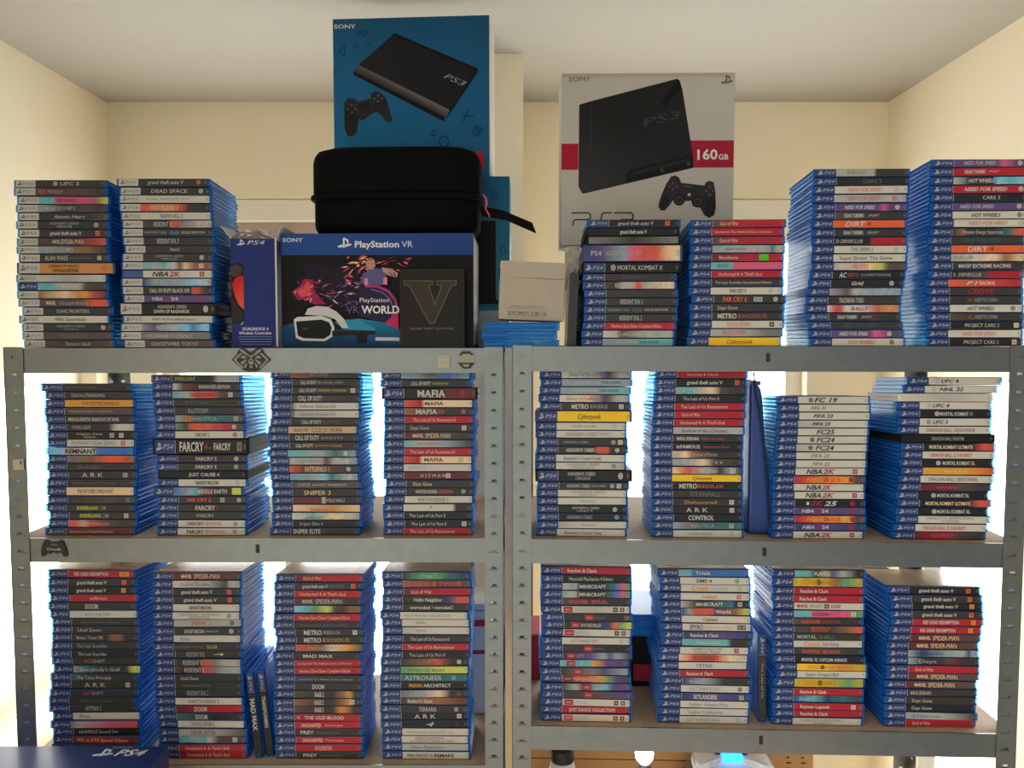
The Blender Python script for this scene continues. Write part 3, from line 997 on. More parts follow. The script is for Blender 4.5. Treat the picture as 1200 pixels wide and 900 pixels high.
stack('L', 2, '4', 673.5, [322,320.8,320.8,320.2,320.2,320.2,319.5,321.5,323,322.5,319.5,320.8,320.8,321.5,320.8,320.8,320.8,320.8,321.5,321.5,321.5,322.8,322,322.8], """r0,R40|C11-38 God of War|
k|W12-50! grand theft auto V;G52-74 PREMIUM|q88O
R|C8-77 Uncharted 4: A Thief's End|
r0,D40,k100|W12-28! MARVEL;W32-72^ SPIDER-MAN|
L0,T20,g30,e50,D60,k75,N85|S55-58 D|
R|C8-85 Horizon Zero Dawn Complete Edition|
k|G10-80_ Assassin's Chronicles|
k|W13-40!^ METRO;S43-68 REDUX|q90W
k|W11-37!^ METRO;A40-80 EXODUS|
M0,N40,C55,A80,D100|S18-65_ MIDDLE-EARTH|
k|W15-60! MAD MAX|
R|C5-86_ Uncharted: The Nathan Drake Collection|
R|C7-84 Horizon Zero Dawn Complete Edition|
b0,k30,k100|S6-88_ Uncharted: The Nathan Drake Collection|
k|W27-45!^ DOOM|
D0,k40,k60,N72,A85,k90|W31-45!^ RAGE 2|
N0,k40,k60,N72,A85,k90|W31-45!^ RAGE 2|q88W
D0,k40,k60,A72,N85,k90|W31-45!^ RAGE 2|
R|W3-8 W;W15-75! THE OLD BLOOD|
R|C10-40! UNCHARTED;C45-73_ The Lost Legacy|
k|W8-29! PREY;G33-68_ Deluxe Edition|
R|C10-41! UNCHARTED;C45-73_ The Lost Legacy|
R|C30-56^ WOLFENSTEIN|
k|W11-32! PREY;G36-72_ Deluxe Edition|""")

stack('L', 2, '4', 670.5, [447,448,449,447.5,447.5,445,446.8,447.5,448,447.5,447.5,445.5,446,445.5,445.5,445.5,445.5,445,446,446,447.5,446.8,447.5,448], """k0,g30,g50,t70,b90|L30-48/ Outer|
N0,D50,D100|M5-40! IT TAKES;M53-80! TWO|o47M,o84M
r0,R40|C10-42 God of War|
k0,k60,b70,M85,M100|W17-60! Hello Neighbor|
k|W11-41! overcooked;W44-46 +;W48-76! overcooked 2|
W|D6-38_ H I T M A N;G42-76_ COLLECTION|
W|G20-35_ ALIENS|
S0,W30,W100|G20-35_ ALIENS|
k|W11-70 The Last of Us Remastered|
R|C8-78 The Last of Us Remastered|
K|W10-64 The Last of Us Part II|
k0,N40,M55,k75,k100||o88W
g0,e60,e100|t10-65 No Man's Sky Beyond|
t|W6-62^ ASTRONEER|o80T
K|A12-32! PRISON;W34-76! ARCHITECT|
G0,c30,C60,k75,k100|S20-50/ pixelrider|o88R
k0,N30,N60,r100|W10-48! Baldur's Gate|
k|W28-55^ TERRARIA|o85S
K|W20-52^ A R K|q88W
K|W38-50/^ 4|o85r
W|G6-78_ NieR Automata Game of the Year|
W|D20-63_+ NARUTO SHIPPUDEN;D12-80-_ ULTIMATE NINJA STORM|
S|G12-65/ Nier Replicant|
W|K6-45 FINAL FANTASY VII;K48-78! REMAKE|""")

stack('R', 2, '4', 664.5, [634,634.4,635,634.4,634.4,633.8,636,636.7,635.5,634.4,635,635.5,632,632.6,634.3,635,635.5,635,633.8,634.3], """R|W8-52! Ratchet & Clank|
K|W10-75 Minecraft PlayStation 4 Edition|
S0,c20,k24,k60,t75,B80,P90,g100|W25-64! MINECRAFT|
c0,S20,k24,k60,t75,B80,P90,g100|W25-64! MINECRAFT|
D0,k50|M10-38! BLOODSTAINED;M44-68! RITUAL|
W0,S50,W100|S18-38 STAR WARS;W5-13_ LEGO|x9R,q80K,q90D
k|W34-42_ LEGO;G44-62_ MARVEL|x38R,q94N
k0,k50,b60,b68,O74,g85,e95|W13-21_ LEGO;S25-55! INCREDIBLES|x17R
S0,W50,W100|S18-38 STAR WARS;W5-13_ LEGO|x9R,q80K,q90D
W|G12-55 JUST DANCE 2017|o88S
k0,K100|W34-42_ LEGO;G44-62_ MARVEL|x38R
k0,p40,c60,p70,c80,k100|W8-16_ LEGO;S20-32/ CITY|x12R
T0,T45,A50,p70,p100|W13-20_ LEGO;S24-36 WORLDS|x16R
k0,G50,p65,c100|W22-30_ LEGO|x26R
R0,M40,A55,g70,p80,k100|W4-14_ LEGO;S18-50! NINJAGO|x9r
k0,S20,k30,c50,T65,p75,p100|W32-40_ LEGO|x36R
k0,D50,p100|W34-42_ LEGO|x38R
W|S18-38 STAR WARS;W5-13_ LEGO|x9R,q80k,q90D
R|W11-80! JUST DANCE COLLECTION|
W0,C100|S18-38 STAR WARS;W5-13_ LEGO|x9M,q80D,q90D""")

stack('R', 2, '4', 667, [770.7,772.4,773.6,773,773,774.2,774.7,775.3,776,775.3,772.4,771.2,770.7,771.8,775.3,773.6,774.2,773,772.4,771.8], """T0,T15,B22,B100|W24-46! Trials|
W|D23-46! SIMS 4|o83g
W|A15-40!^ Crash;S42-68/ Team Racing|q86S
W|A31-52! Cuphead|q85M
S0,D20,k30,t70,B75,k80|W22-62! MINECRAFT|q87S
b0,c12,M17,M45,p50,N80,e100|C50-72! World|
W|N31-52! Cuphead|q87C
W|p10-30!^ SPYRO;A33-74_ Reignited Trilogy|q84D,q90D
b0,p60,b100|W10-52! Ratchet & Clank|
T0,T65,k72,k100|W20-55/ Subnautica|
W|D18-62_+ HARRY POTTER;D20-58_- COLLECTION|q83R
C0,M20,N40,M55,C75,W85|R22-60! ROCKET|
W|G25-50! TETRIS|
R|W10-50! Ratchet & Clank|
b0,c30,k60,k100|W10-28_ Dreams|
W|G12-58 JUST DANCE 2017|o87D
b0,p40,b100|W17-52!^ SKYLANDERS|q88S
W|G12-70 SingStar: Ultimate Party|
W|G12-63 SingStar Celebration|
W|G10-58 JUST DANCE 2018|o86S""")

stack('R', 2, '4', 668, [906.5,905,905.5,904.3,906,905.5,904.3,905,905,905.5,905.5,906,909,909.6,906.5,905,905,905.5,906,904.3], """T0,T20,k30,c45,p55,S70,k90|C28-50! PLANTS|
{1.28}y0,y50,N60,g80,y100|A14-34! GARFIELD;M42-60 KART|o37K
R|W9-50! Ratchet & Clank|
R|W9-49! Ratchet & Clank|
W|R4-20! MARVEL;G22-42 MIDNIGHT;R53-68! SONIC|q47D
T0,T22,P28,P80,g90|r25-55 DEAD ISLAND 2|q87W
D0,k50|M12-40! BORDERLANDS;M43-68_ COLLECTION|
D0,k50,N80,M95|O25-52+! BROFORCE;O26-50-_ EDITION|
k|S5-33! MORTAL;G36-60 SHELL|
W|A14-38!^ Crash;D42-66/ Team Racing|
k0,D40,k100|M12-38! BROFORCE;M43-68! BLOOD|
K|W10-76! MARVEL VS. CAPCOM: INFINITE|
Y0,Y40,A60,y100|A14-34! GARFIELD;M42-82 KART RACING|o37K
W|t12-60 Super Dragon Ball|
{1.28}y0,y50,g80,y100|A14-34! GARFIELD;M42-60 KART|o37K
R|C9-48! Ratchet & Clank|
b0,B10,T30,b50,t70,k100|W9-24 Dreams|
R|W9-52! Rayman Legends|q87W
R|W9-50! Ratchet & Clank|
W|G12-72_+ NARUTO SHIPPUDEN;G30-55_- ULTIMATE|""")

stack('R', 2, '4', 688, [1040.5,1042,1044.4,1043.2,1044.8,1042,1041.5,1039.2,1039.2,1039.8,1039.2,1039.8,1036.3,1037.5,1035.7,1035.7,1036.3,1036.3], """K|W14-64! grand theft auto V|q85O
k|W14-64! grand theft auto V|q84O
K|W16-66! grand theft auto V|q86A
k|W14-64! grand theft auto V|q85O
R|W14-66! RED DEAD REDEMPTION|q87A
R|W13-64! RED DEAD REDEMPTION|q86A
r0,r50,D100|C12-29! MARVEL;C32-70^ SPIDER-MAN|
r0,r50,D100|C12-29! MARVEL;C32-70^ SPIDER-MAN|
c0,b20,c60,S80,b88,c92|b10-50_ Detroit: Become Human|
c0,k20,k40,D60,r70,k80|S15-40 Days|
R|C9-36 God of War|
r0,D50,D100|C12-29! MARVEL;C32-70^ SPIDER-MAN|
r0,D50,D100|C12-29! MARVEL;C32-70^ SPIDER-MAN|
k|S4-34! MARVEL SPIDER-MAN;r40-70_ Miles Morales|
k|W9-38 Days Gone|
K|W9-38 Days Gone|
c0,S50,k100|b10-50_ Detroit|
R|C9-36 God of War|""")

ORD = 'zeroth first second third fourth fifth sixth seventh eighth ninth tenth eleventh twelfth thirteenth fourteenth fifteenth sixteenth seventeenth eighteenth nineteenth twentieth twenty-first twenty-second twenty-third twenty-fourth'.split()
SHELF = ('top', 'middle', 'lower')
band_me = {k: band_mb(k).mesh('console_band', M['print']) for k in '45B'}
paper_body = None

def look_of(bg, segs):
    st = [s[0] for s in bg.split(',')]
    seen = []
    for c in st:
        n = CNAME[c]
        if n not in seen: seen.append(n)
    base = seen[0] if len(seen) == 1 else f'{seen[0]}-to-{seen[-1]}' if len(seen) == 2 else f'{seen[0]}-{seen[len(seen) // 2]}-{seen[-1]}'
    return base, CNAME[segs[0]] if segs else None

CASES = []
counter = {}
for S in STACKS:
    key = (S['rack'], S['level'])
    counter[key] = counter.get(key, 0) + 1
    si = counter[key]
    rk = S['rack']
    V = 0.022 if S['level'] else 0.010
    zs = (ZL if rk == 'L' else ZR)[S['level']]
    parsed = []
    for r in S['rows']:
        th, bf = 1.0, S['band']
        if r.startswith('{'):
            f, r = r[1:].split('}', 1)
            mt = re.match(r'(\d\.\d+|)(.*)', f)
            if mt[1]: th = float(mt[1])
            if mt[2]: bf = mt[2]
        bg_, sg_, ic_ = r.split('|')
        parsed.append([th, bf, bg_, sg_, ic_])
    ztop = spot(S['lefts'][0] + 50, S['top'], V, rk).z
    T = (ztop - zs) / sum(p[0] for p in parsed)
    S['T'] = T
    n = len(parsed)
    z = zs + 0.0003
    cum = 0.0
    rr = random.Random(si * 31 + S['level'] * 7 + (5 if rk == 'R' else 0))
    base_rz = rotz_of(rk)
    for k in reversed(range(n)):                 # from the shelf upwards
        th, bf, bg_, sg_, ic_ = parsed[k]
        t = T * th
        # find the pixel row of height z + t/2 at this plane, then the point on it
        lo, hi = -200.0, 1200.0
        for _ in range(40):
            mid = (lo + hi) / 2
            if spot(S['lefts'][k], mid, V, rk).z > z + t / 2: lo = mid
            else: hi = mid
        p = spot(S['lefts'][k], lo, V, rk)
        yaw = base_rz + math.radians(rr.uniform(-1.1, 1.1))
        jit = rr.uniform(-0.0022, 0.0022)
        c = Vector((math.cos(base_rz), math.sin(base_rz), 0)) * (CW / 2 * (1.0 if th < 1.3 else 1.06)) + Vector((-math.sin(base_rz), math.cos(base_rz), 0)) * jit
        CASES.append(dict(x=p.x + c.x, y=p.y + c.y, z=z - jit * cum / CD, t=t, th=th, yaw=yaw, pitch=-cum / CD, bf=bf, bg=bg_, sg=sg_, ic=ic_, k=k, n=n, si=si, rk=rk, lv=S['level'], seed=rr.randint(0, 9999)))
        cum += WEDGE * (t / CT0)
        z += t

# which cases are built one by one: all the grey-banded, boxed and bandless ones, and of the navy-banded ones the 300 that show largest
def shown(c):
    d = (Vector((c['x'], c['y'], c['z'])) - Vector((0, -DIST, EYE))).length
    side = abs(c['x'] - (CW / 2 if c['x'] > 0 else -CW / 2)) * 0.083
    a = (CW + 0.6 * side) * c['t'] / d ** 2
    hidden = c['rk'] == 'L' and c['lv'] == 2 and c['si'] == 1 and c['k'] >= 22
    cut = c['lv'] == 1 and c['k'] == 0
    return 0 if hidden else a * (0.55 if cut else 1.0)

plain = [c for c in CASES if c['bf'] == '4' and c['th'] < 1.3]
plain.sort(key=lambda c: -shown(c))
lump = plain[300:]
for c in lump: c['lump'] = True

rest = MB()
side_name = {'L': 'left', 'R': 'right'}
case_tops = {}
for c in CASES:
    rr = random.Random(c['seed'])
    noband = c['bf'] == 'N'
    ins = insert_mb(c['bg'], c['sg'], c['ic'], noband, rr)
    wide = 1.0 if c['th'] < 1.3 else 1.06
    R = Matrix.Translation((c['x'], c['y'], c['z'])) @ Matrix.Rotation(c['yaw'], 4, 'Z') @ Matrix.Rotation(c['pitch'], 4, 'X') @ Matrix.Diagonal((wide, 1, c['t'] / CT0, 1))
    if c.get('lump'):
        bm_ = MB()
        bm_.v = [tuple(v.co) for v in body_mesh.vertices]
        bm_.f = [tuple(p.vertices) for p in body_mesh.polygons]
        bm_.c = [[(1, 1, 1)] * len(f) for f in bm_.f]
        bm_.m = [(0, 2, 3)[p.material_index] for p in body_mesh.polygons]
        rest.add(bm_, R, 0)
        rest.add(band_mb(c['bf']), R, 1)
        rest.add(ins, R, 1)
        continue
    boxed = c['th'] >= 1.3
    steel = noband and not boxed and c['bg'][0] in 'ZG'
    name = 'boxed_game_edition' if boxed else 'steel_game_case' if steel else 'grey_banded_game_case' if c['bf'] in '5B' else 'game_case'
    me = body_mesh
    if boxed or steel or noband:
        me = body_mesh.copy()
        me.materials.clear()
        hull = M['black_card'] if (boxed and c['bg'][0] in 'ZK') or steel else M['white_card'] if c['bg'][0] == 'W' else M['plastic'] if not boxed else M['navy_card']
        me.materials.append(hull)
        me.materials.append(hull if hull is not M['plastic'] else M['cover_shaded'])
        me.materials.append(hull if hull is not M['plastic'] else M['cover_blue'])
        me.name = name
    o = link(name, me, None, (c['x'], c['y'], c['z']), (c['pitch'], 0, c['yaw']))
    o.rotation_mode = 'XYZ'
    o.scale = (wide, 1, c['t'] / CT0)
    base, fg = look_of(c['bg'], c['sg'])
    kind = 'thick boxed game' if boxed else 'bandless game case' if noband else 'game case'
    pos = 'topmost' if c['k'] == 0 else 'lowest' if c['k'] == c['n'] - 1 else ORD[c['k'] + 1] + ' from top'
    lab = f"{base} {kind}{', ' + fg + ' lettering' if fg else ''}, {pos}, {ORD[c['si']]} stack, {side_name[c['rk']]} rack's {SHELF[c['lv']]} shelf"
    if len(lab.split()) <= 14: lab = lab.replace(' stack, ', ' stack from left, ')
    tag(o, lab, 'game case', f"game cases stacked on the {side_name[c['rk']]} rack's {SHELF[c['lv']]} shelf")
    if not noband: link('console_band', band_me[c['bf']], o)
    link('title_insert', ins.mesh('title_insert', M['print']), o)
    if c['k'] == 0:                              # the back cover faces up on the top case of a stack
        q = MB()
        tz = CT0 - WEDGE
        N = 8
        ca, cb = (lin((206, 198, 184)), lin((190, 172, 160)))
        for i in range(N):
            x0, x1 = -CW / 2 + .003 + (CW - .006) * i / N, -CW / 2 + .003 + (CW - .006) * (i + 1) / N
            col = mixc(ca, cb, rr.random())
            q.poly([(x0, .008, CT0 + .0001 - WEDGE * .06), (x1, .008, CT0 + .0001 - WEDGE * .06), (x1, CD - .003, tz + .0001), (x0, CD - .003, tz + .0001)], col)
        link('cover_sheet', q.mesh('cover_sheet', M['cover']), o)

if rest.v:
    o = link('packed_game_case', rest.mesh('packed_game_case', [M['plastic'], M['print'], M['cover_shaded'], M['cover_blue']]))
    tag(o, 'navy-banded game cases filling gaps in the stacks, mostly on the lower shelves of both racks', 'game cases', 'game cases filling the stacks', 'stuff')

# ------------------------------------------------------------------ things on the top shelf
class Panel:
    """printing on the front of a box: shapes given in the photograph's measure, mapped onto the face"""
    def __init__(self, px0, py0, px1, py1, W, H):
        self.a = (px0, py0, px1, py1, W, H)
        self.mb = MB(); self.n = 0
    def m(self, p):
        x0, y0, x1, y1, W, H = self.a
        return ((p[0] - x0) / (x1 - x0) * W - W / 2, H - (p[1] - y0) / (y1 - y0) * H)
    def y(self):
        self.n += 1
        return -0.0003 - 0.00004 * self.n
    def poly(self, pts, col):
        q = [self.m(p) for p in pts]
        ar = sum(q[i][0] * q[(i + 1) % len(q)][1] - q[(i + 1) % len(q)][0] * q[i][1] for i in range(len(q)))
        y = self.y()
        cols = list(col) if isinstance(col[0], (tuple, list)) else None
        if ar < 0:
            q.reverse()
            if cols: cols.reverse()
        self.mb.poly([(p[0], y, p[1]) for p in q], cols or col)
    def line(self, pts, wd, col, closed=False):
        P = pts + [pts[0]] if closed else pts
        y = self.y()
        for a, b in zip(P, P[1:]):
            a, b = self.m(a), self.m(b)
            d = Vector((b[0] - a[0], b[1] - a[1]))
            if d.length < 1e-6: continue
            n = Vector((-d.y, d.x)).normalized() * wd / 2
            e = d.normalized() * wd * .35
            self.mb.poly([(a[0] - e.x - n.x, y, a[1] - e.y - n.y), (b[0] + e.x - n.x, y, b[1] + e.y - n.y), (b[0] + e.x + n.x, y, b[1] + e.y + n.y), (a[0] - e.x + n.x, y, a[1] - e.y + n.y)], col)
    def text(self, txt, p0, p1, cap, col, mods='', up=None):
        """baseline from p0 to p1 (px), capital height cap (px)"""
        vs, fs, wd = lettering(txt, '!' in mods, '/' in mods)
        a, b = Vector(self.m(p0)), Vector(self.m(p1))
        x0, y0, x1, y1, W, H = self.a
        d = (b - a) / wd
        c = cap * H / (y1 - y0) / 0.70
        u = Vector(up).normalized() * c if up else Vector((-d.y, d.x)).normalized() * c
        y = self.y()
        n0 = len(self.mb.v)
        for p in vs:
            q = a + d * p[0] + u * p[1]
            self.mb.v.append((q.x, y, q.y))
        for f in fs:
            self.mb.f.append(tuple(n0 + i for i in f)); self.mb.c.append([col] * len(f)); self.mb.m.append(0)
    def mark(self, p, h, col):
        x, z = self.m(p)
        x0, y0, x1, y1, W, H = self.a
        ps_mark(self.mb, x, z, h * H / (y1 - y0), self.y(), col)
    def disc(self, p, r, col, n=18):
        self.poly([(p[0] + r * math.cos(2 * math.pi * i / n), p[1] + r * math.sin(2 * math.pi * i / n)) for i in range(n)], col)
    def done(self, parent, name='front_print', mat='art'):
        return link(name, self.mb.mesh(name, M[mat]), parent)

def carton(name, W, H, D, mat, loc, rz=0.0, bevel=0.0025, ry=0.0):
    """folded box standing on loc (middle of its front lower edge), front facing the room"""
    mb = MB(); mb.box((-W / 2, 0, 0), (W / 2, D, H))
    o = link(name, mb.mesh(name, M[mat], bevel=bevel, segs=2), None, loc, (0, ry, rz))
    return o

def place(px0, py0, px1, py1, v, rack_, base_z=None):
    """front rectangle in the photograph -> (W, H, point of the middle of the lower edge)"""
    ym = (py0 + py1) / 2
    a, b = spot(px0, ym, v, rack_), spot(px1, ym, v, rack_)
    W = (b - a).length
    top = spot((px0 + px1) / 2, py0, v, rack_)
    z0 = spot((px0 + px1) / 2, py1, v, rack_).z if base_z is None else base_z
    mid = (a + b) / 2
    return W, top.z - z0, (mid.x, mid.y, z0)

C = lambda r, g_, b: lin((r, g_, b))
TOPL, TOPR = ZL[0] + .0003, ZR[0] + .0003

# --- two blue console boxes, one on the other
def crop(ox, oy, s): return lambda pts: [(ox + x / s, oy + y / s) for x, y in pts]
Wb, Hb, loc = place(411, 207, 597.5, 400, 0.205, 'L', TOPL)
low = carton('console_box', Wb, Hb, 0.125, 'blue_card', loc, math.radians(-1.0))
tag(low, 'blue console box standing behind the black zip case, under the other blue box', 'box')
P = Panel(411, 207, 597.5, 407, Wb, Hb)
P.poly([(411, 207), (597, 207), (597, 362), (411, 362)], [C(20, 96, 136), C(20, 96, 136), C(52, 132, 160), C(30, 110, 146)])
P.poly([(500, 262), (581, 258), (581, 350), (588, 356), (500, 356)], C(18, 18, 20))
P.poly([(411, 364), (597, 364), (597, 407), (411, 407)], C(190, 198, 204))
P.line([(588.5, 287), (592, 290), (592.5, 295), (589, 297), (586, 293), (588.5, 287)], .0016, C(16, 52, 84))
P.line([(576, 222), (583, 228), (577, 234)], .0016, C(16, 60, 92), True)
P.done(low)
q = MB(); q.box((-Wb / 2 + .002, .004, Hb - .0004), (Wb / 2 - .002, .0052, Hb + .0004)); link('lid_seam', q.mesh('lid_seam', M['navy_card']), low)

Wt, Ht, loc = place(388.5, 18.5, 574, 206.5, 0.207, 'L', TOPL + Hb + .0006)
up = carton('console_box', Wt, Ht, 0.12, 'white_card', (loc[0], loc[1] + .006, loc[2]), math.radians(-3.6), bevel=.002)
tag(up, 'tall blue console box printed with a slim black console and gamepad, topmost of all', 'box')
P = Panel(388.5, 18.5, 574, 206.5, Wt, Ht)
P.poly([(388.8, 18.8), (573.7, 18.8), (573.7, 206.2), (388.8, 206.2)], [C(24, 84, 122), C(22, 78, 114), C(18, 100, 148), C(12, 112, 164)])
c1 = crop(380, 10, 5.217)
K1, K2, K3 = C(22, 22, 24), C(58, 56, 58), C(12, 12, 13)
P.poly([(419, 73), (462.4, 36.8), (560.2, 80), (527, 128)], [C(36, 34, 36), C(30, 29, 31), C(26, 26, 28), C(24, 24, 26)])
P.poly([(459, 38.6), (462.4, 36.8), (560.2, 80), (557.5, 83.5)], C(14, 14, 15))
P.poly([(412.6, 80.8), (419, 73), (527, 128), (521.5, 137)], [C(34, 34, 36), C(92, 88, 88), C(120, 112, 108), C(40, 38, 40)])
P.poly([(412.6, 80.8), (521.5, 136.5), (520, 141.5), (413, 84.5)], K3)
P.poly([(527, 128), (560.2, 80), (560.6, 84), (521, 141.5)], K3)
P.text('PS3', (519.5, 90), (544, 101), 6.5, C(150, 150, 152), '/', (0.55, 0.8))
P.poly(c1([(110, 560), (135, 530), (175, 535), (200, 555), (275, 535), (280, 505), (310, 490), (350, 510), (375, 540), (390, 590), (412, 670), (395, 690), (375, 680), (340, 640), (310, 620), (265, 640), (235, 670), (200, 665), (190, 740), (165, 768), (130, 765), (112, 720)]), C(42, 40, 42))
P.poly(c1([(112, 600), (150, 560), (175, 600), (195, 640), (188, 735), (165, 762), (132, 758), (114, 715)]), C(30, 29, 31))
P.poly(c1([(285, 520), (330, 500), (365, 530), (385, 590), (345, 600), (300, 580)]), C(34, 33, 35))
for x, y, r_ in ((240, 620, 30), (330, 590, 26)):
    for k, cc in ((1.0, C(18, 18, 20)), (.72, C(62, 60, 62)), (.5, C(30, 30, 32))):
        P.disc(c1([(x, y)])[0], r_ / 5.217 * k, cc)
for x, y in ((155, 575), (180, 600), (135, 600), (160, 622), (325, 520), (348, 538), (322, 555), (300, 538)): P.disc(c1([(x, y)])[0], 1.5, C(90, 88, 92), 10)
P.poly(c1([(200, 570), (270, 555), (268, 580), (205, 598)]), C(24, 24, 26))
SY = C(14, 60, 98)
P.line(c1([(82, 245), (118, 205), (120, 275)]), .0024, SY, True)
P.line(c1([(205, 130), (225, 117), (262, 130), (240, 155)]), .0022, SY, True)
P.line(c1([(170, 225), (200, 205)]), .0018, SY); P.line(c1([(175, 205), (195, 232)]), .0018, SY)
P.poly(c1([(250, 205), (270, 195), (278, 215)]), SY)
P.line(c1([(840, 650), (910, 655)]), .0022, SY); P.line(c1([(880, 610), (850, 690)]), .0022, SY)
P.line(c1([(905, 760), (925, 715), (972, 735), (935, 782)]), .0024, SY, True); P.line(c1([(925, 755), (935, 735), (952, 742), (938, 765)]), .0016, SY, True)
P.line([(520 + 5.5 * math.cos(a / 3), 165 + 6 * math.sin(a / 3)) for a in range(19)], .0022, SY)
P.line([(508 + 3 * math.cos(a / 3), 155 + 3 * math.sin(a / 3)) for a in range(19)], .0016, SY)
P.text('SONY', (390.6, 30), (416.5, 30.3), 4.6, C(206, 208, 206), '!')
P.poly([(556, 178), (567, 178.5), (567, 201), (556, 201)], C(186, 22, 40))
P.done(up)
q = MB(); q.box((-Wt / 2 - .0002, .004, Ht - .016), (Wt / 2 + .0002, .0042, Ht - .015)); link('lid_flap_edge', q.mesh('lid_flap_edge', M['carton']), up)

# --- headset box
Wv, Hv, loc = place(329, 273.3, 555, 406, 0.032, 'L', TOPL)
vr = carton('headset_box', Wv, Hv, 0.15, 'navy_card', loc, math.radians(-1.2), bevel=.0015)
tag(vr, 'dark headset box with a blue header band and a white visor headset picture', 'box')
VRTOP = TOPL + Hv
P = Panel(328.5, 273.3, 555, 406, Wv, Hv)
P.poly([(328.7, 273.5), (554.8, 273.5), (554.8, 405.8), (328.7, 405.8)], C(14, 12, 14))
P.poly([(328.7, 273.5), (554.8, 273.5), (554.8, 298.3), (328.7, 298.3)], [C(34, 72, 138), C(30, 66, 128), C(28, 62, 122), C(34, 74, 140)])
P.text('SONY', (331, 283), (355, 283), 4.4, C(200, 204, 210), '!')
P.mark((403.5, 284.6), 12, C(220, 222, 226))
P.text('PlayStation', (416, 289.5), (468, 289.5), 7.2, C(222, 224, 228), '!')
P.text('VR', (471, 289.5), (484, 289.5), 7.2, C(206, 210, 218))
c5, c6 = crop(270, 250, 5.62), crop(420, 270, 6.43)
rr = random.Random(3)
def streak(fn, x, y, ang, ln, wd, col):
    a = math.radians(ang)
    dx, dy = math.cos(a), math.sin(a)
    P.poly(fn([(x, y), (x + dx * ln * .5 - dy * wd, y + dy * ln * .5 + dx * wd), (x + dx * ln, y + dy * ln), (x + dx * ln * .5 + dy * wd, y + dy * ln * .5 - dx * wd)]), col)
P.poly(c5([(470, 330), (560, 320), (680, 360), (760, 330), (870, 300), (955, 330), (955, 560), (800, 620), (700, 560), (560, 480), (500, 420)]), C(30, 22, 40))
P.poly(c5([(400, 510), (455, 470), (480, 425), (540, 432), (548, 500), (600, 565), (628, 592), (570, 592), (510, 555), (440, 565)]), C(150, 36, 76))
P.poly(c5([(430, 505), (478, 470), (505, 440), (530, 470), (520, 530), (460, 548)]), C(206, 74, 88))
for k in range(26): streak(c5, rr.uniform(400, 600), rr.uniform(430, 590), rr.uniform(-70, 60), rr.uniform(18, 70), rr.uniform(2, 7), rr.choice([C(232, 110, 110), C(180, 40, 96), C(240, 170, 140), C(96, 40, 110)]))
for k in range(44): streak(c5, rr.uniform(600, 860), rr.uniform(440, 640), rr.uniform(-40, 40), rr.uniform(20, 90), rr.uniform(2, 6), rr.choice([C(166, 130, 160), C(112, 80, 140), C(150, 56, 100), C(214, 180, 196), C(70, 60, 100)]))
for k in range(40): streak(c5, rr.uniform(730, 960), rr.uniform(295, 470), rr.uniform(-60, 60), rr.uniform(20, 80), rr.uniform(3, 9), rr.choice([C(220, 96, 84), C(240, 170, 130), C(190, 60, 90), C(120, 50, 110), C(250, 210, 180)]))
for k in range(24): streak(c6, rr.uniform(-10, 380), rr.uniform(215, 300), rr.uniform(-30, 30), rr.uniform(20, 80), rr.uniform(3, 8), rr.choice([C(206, 80, 72), C(170, 46, 70), C(240, 150, 120), C(110, 40, 70)]))
P.poly(c6([(0, 420), (60, 412), (160, 410), (250, 440), (300, 510), (305, 720), (220, 715), (100, 660), (0, 640)]), C(40, 30, 62))
P.line(c6([(60, 415), (150, 418), (230, 455), (280, 520), (300, 600), (285, 690)]), .004, C(176, 60, 110))
P.line(c6([(100, 440), (180, 460), (240, 510), (265, 580), (255, 650)]), .002, C(120, 90, 170))
P.poly(c6([(200, 690), (300, 600), (305, 735), (240, 730)]), C(190, 40, 84))
# a man in a grey shirt leaning forward, printed
P.poly(c6([(18, 390), (40, 320), (85, 300), (140, 282), (190, 290), (270, 300), (300, 330), (270, 350), (215, 330), (220, 400), (160, 408), (60, 412)]), C(92, 84, 130))
P.poly(c6([(180, 275), (262, 292), (304, 318), (296, 352), (236, 338), (190, 310)]), C(176, 140, 130))
P.poly(c6([(48, 360), (70, 352), (78, 405), (50, 410)]), C(206, 140, 140))
P.poly(c6([(195, 350), (222, 352), (220, 405), (188, 402)]), C(214, 130, 150))
P.poly(c6([(60, 235), (78, 212), (108, 208), (128, 226), (132, 262), (118, 292), (88, 292), (68, 272)]), C(188, 140, 124))
P.poly(c6([(60, 238), (78, 210), (108, 205), (130, 226), (112, 222), (84, 228)]), C(150, 96, 84))
P.line(c6([(84, 248), (100, 250)]), .0008, C(40, 26, 30)); P.line(c6([(108, 250), (122, 250)]), .0008, C(40, 26, 30)); P.line(c6([(90, 276), (116, 278)]), .0009, C(90, 40, 44))
P.line(c6([(240, 310), (262, 345)]), .0014, C(24, 20, 26)); P.line(c6([(270, 315), (285, 350)]), .0014, C(24, 20, 26))
P.poly([(329, 381), (345, 377), (366, 382), (390, 376), (420, 372), (448, 376), (472, 386), (472, 405.6), (329, 405.6)], [C(16, 60, 96), C(22, 90, 130), C(20, 84, 124), C(34, 130, 166), C(40, 140, 172), C(28, 110, 146), C(20, 84, 124), C(14, 60, 98), C(12, 48, 82)])
P.poly(c5([(760, 690), (850, 700), (955, 745), (955, 765), (760, 755)]), C(42, 140, 168))
P.text('PlayStation', (422, 353), (456.5, 353), 5, C(226, 222, 224))
P.text('VR', (406, 366), (420.5, 366), 8.6, C(110, 100, 112))
P.text('WORLDS', (424, 366), (474, 366), 8.8, C(232, 228, 228), '!')
P.poly(c5([(490, 660), (510, 620), (570, 603), (640, 610), (700, 640), (750, 690), (778, 748), (735, 748), (690, 690), (620, 668)]), C(196, 196, 196))
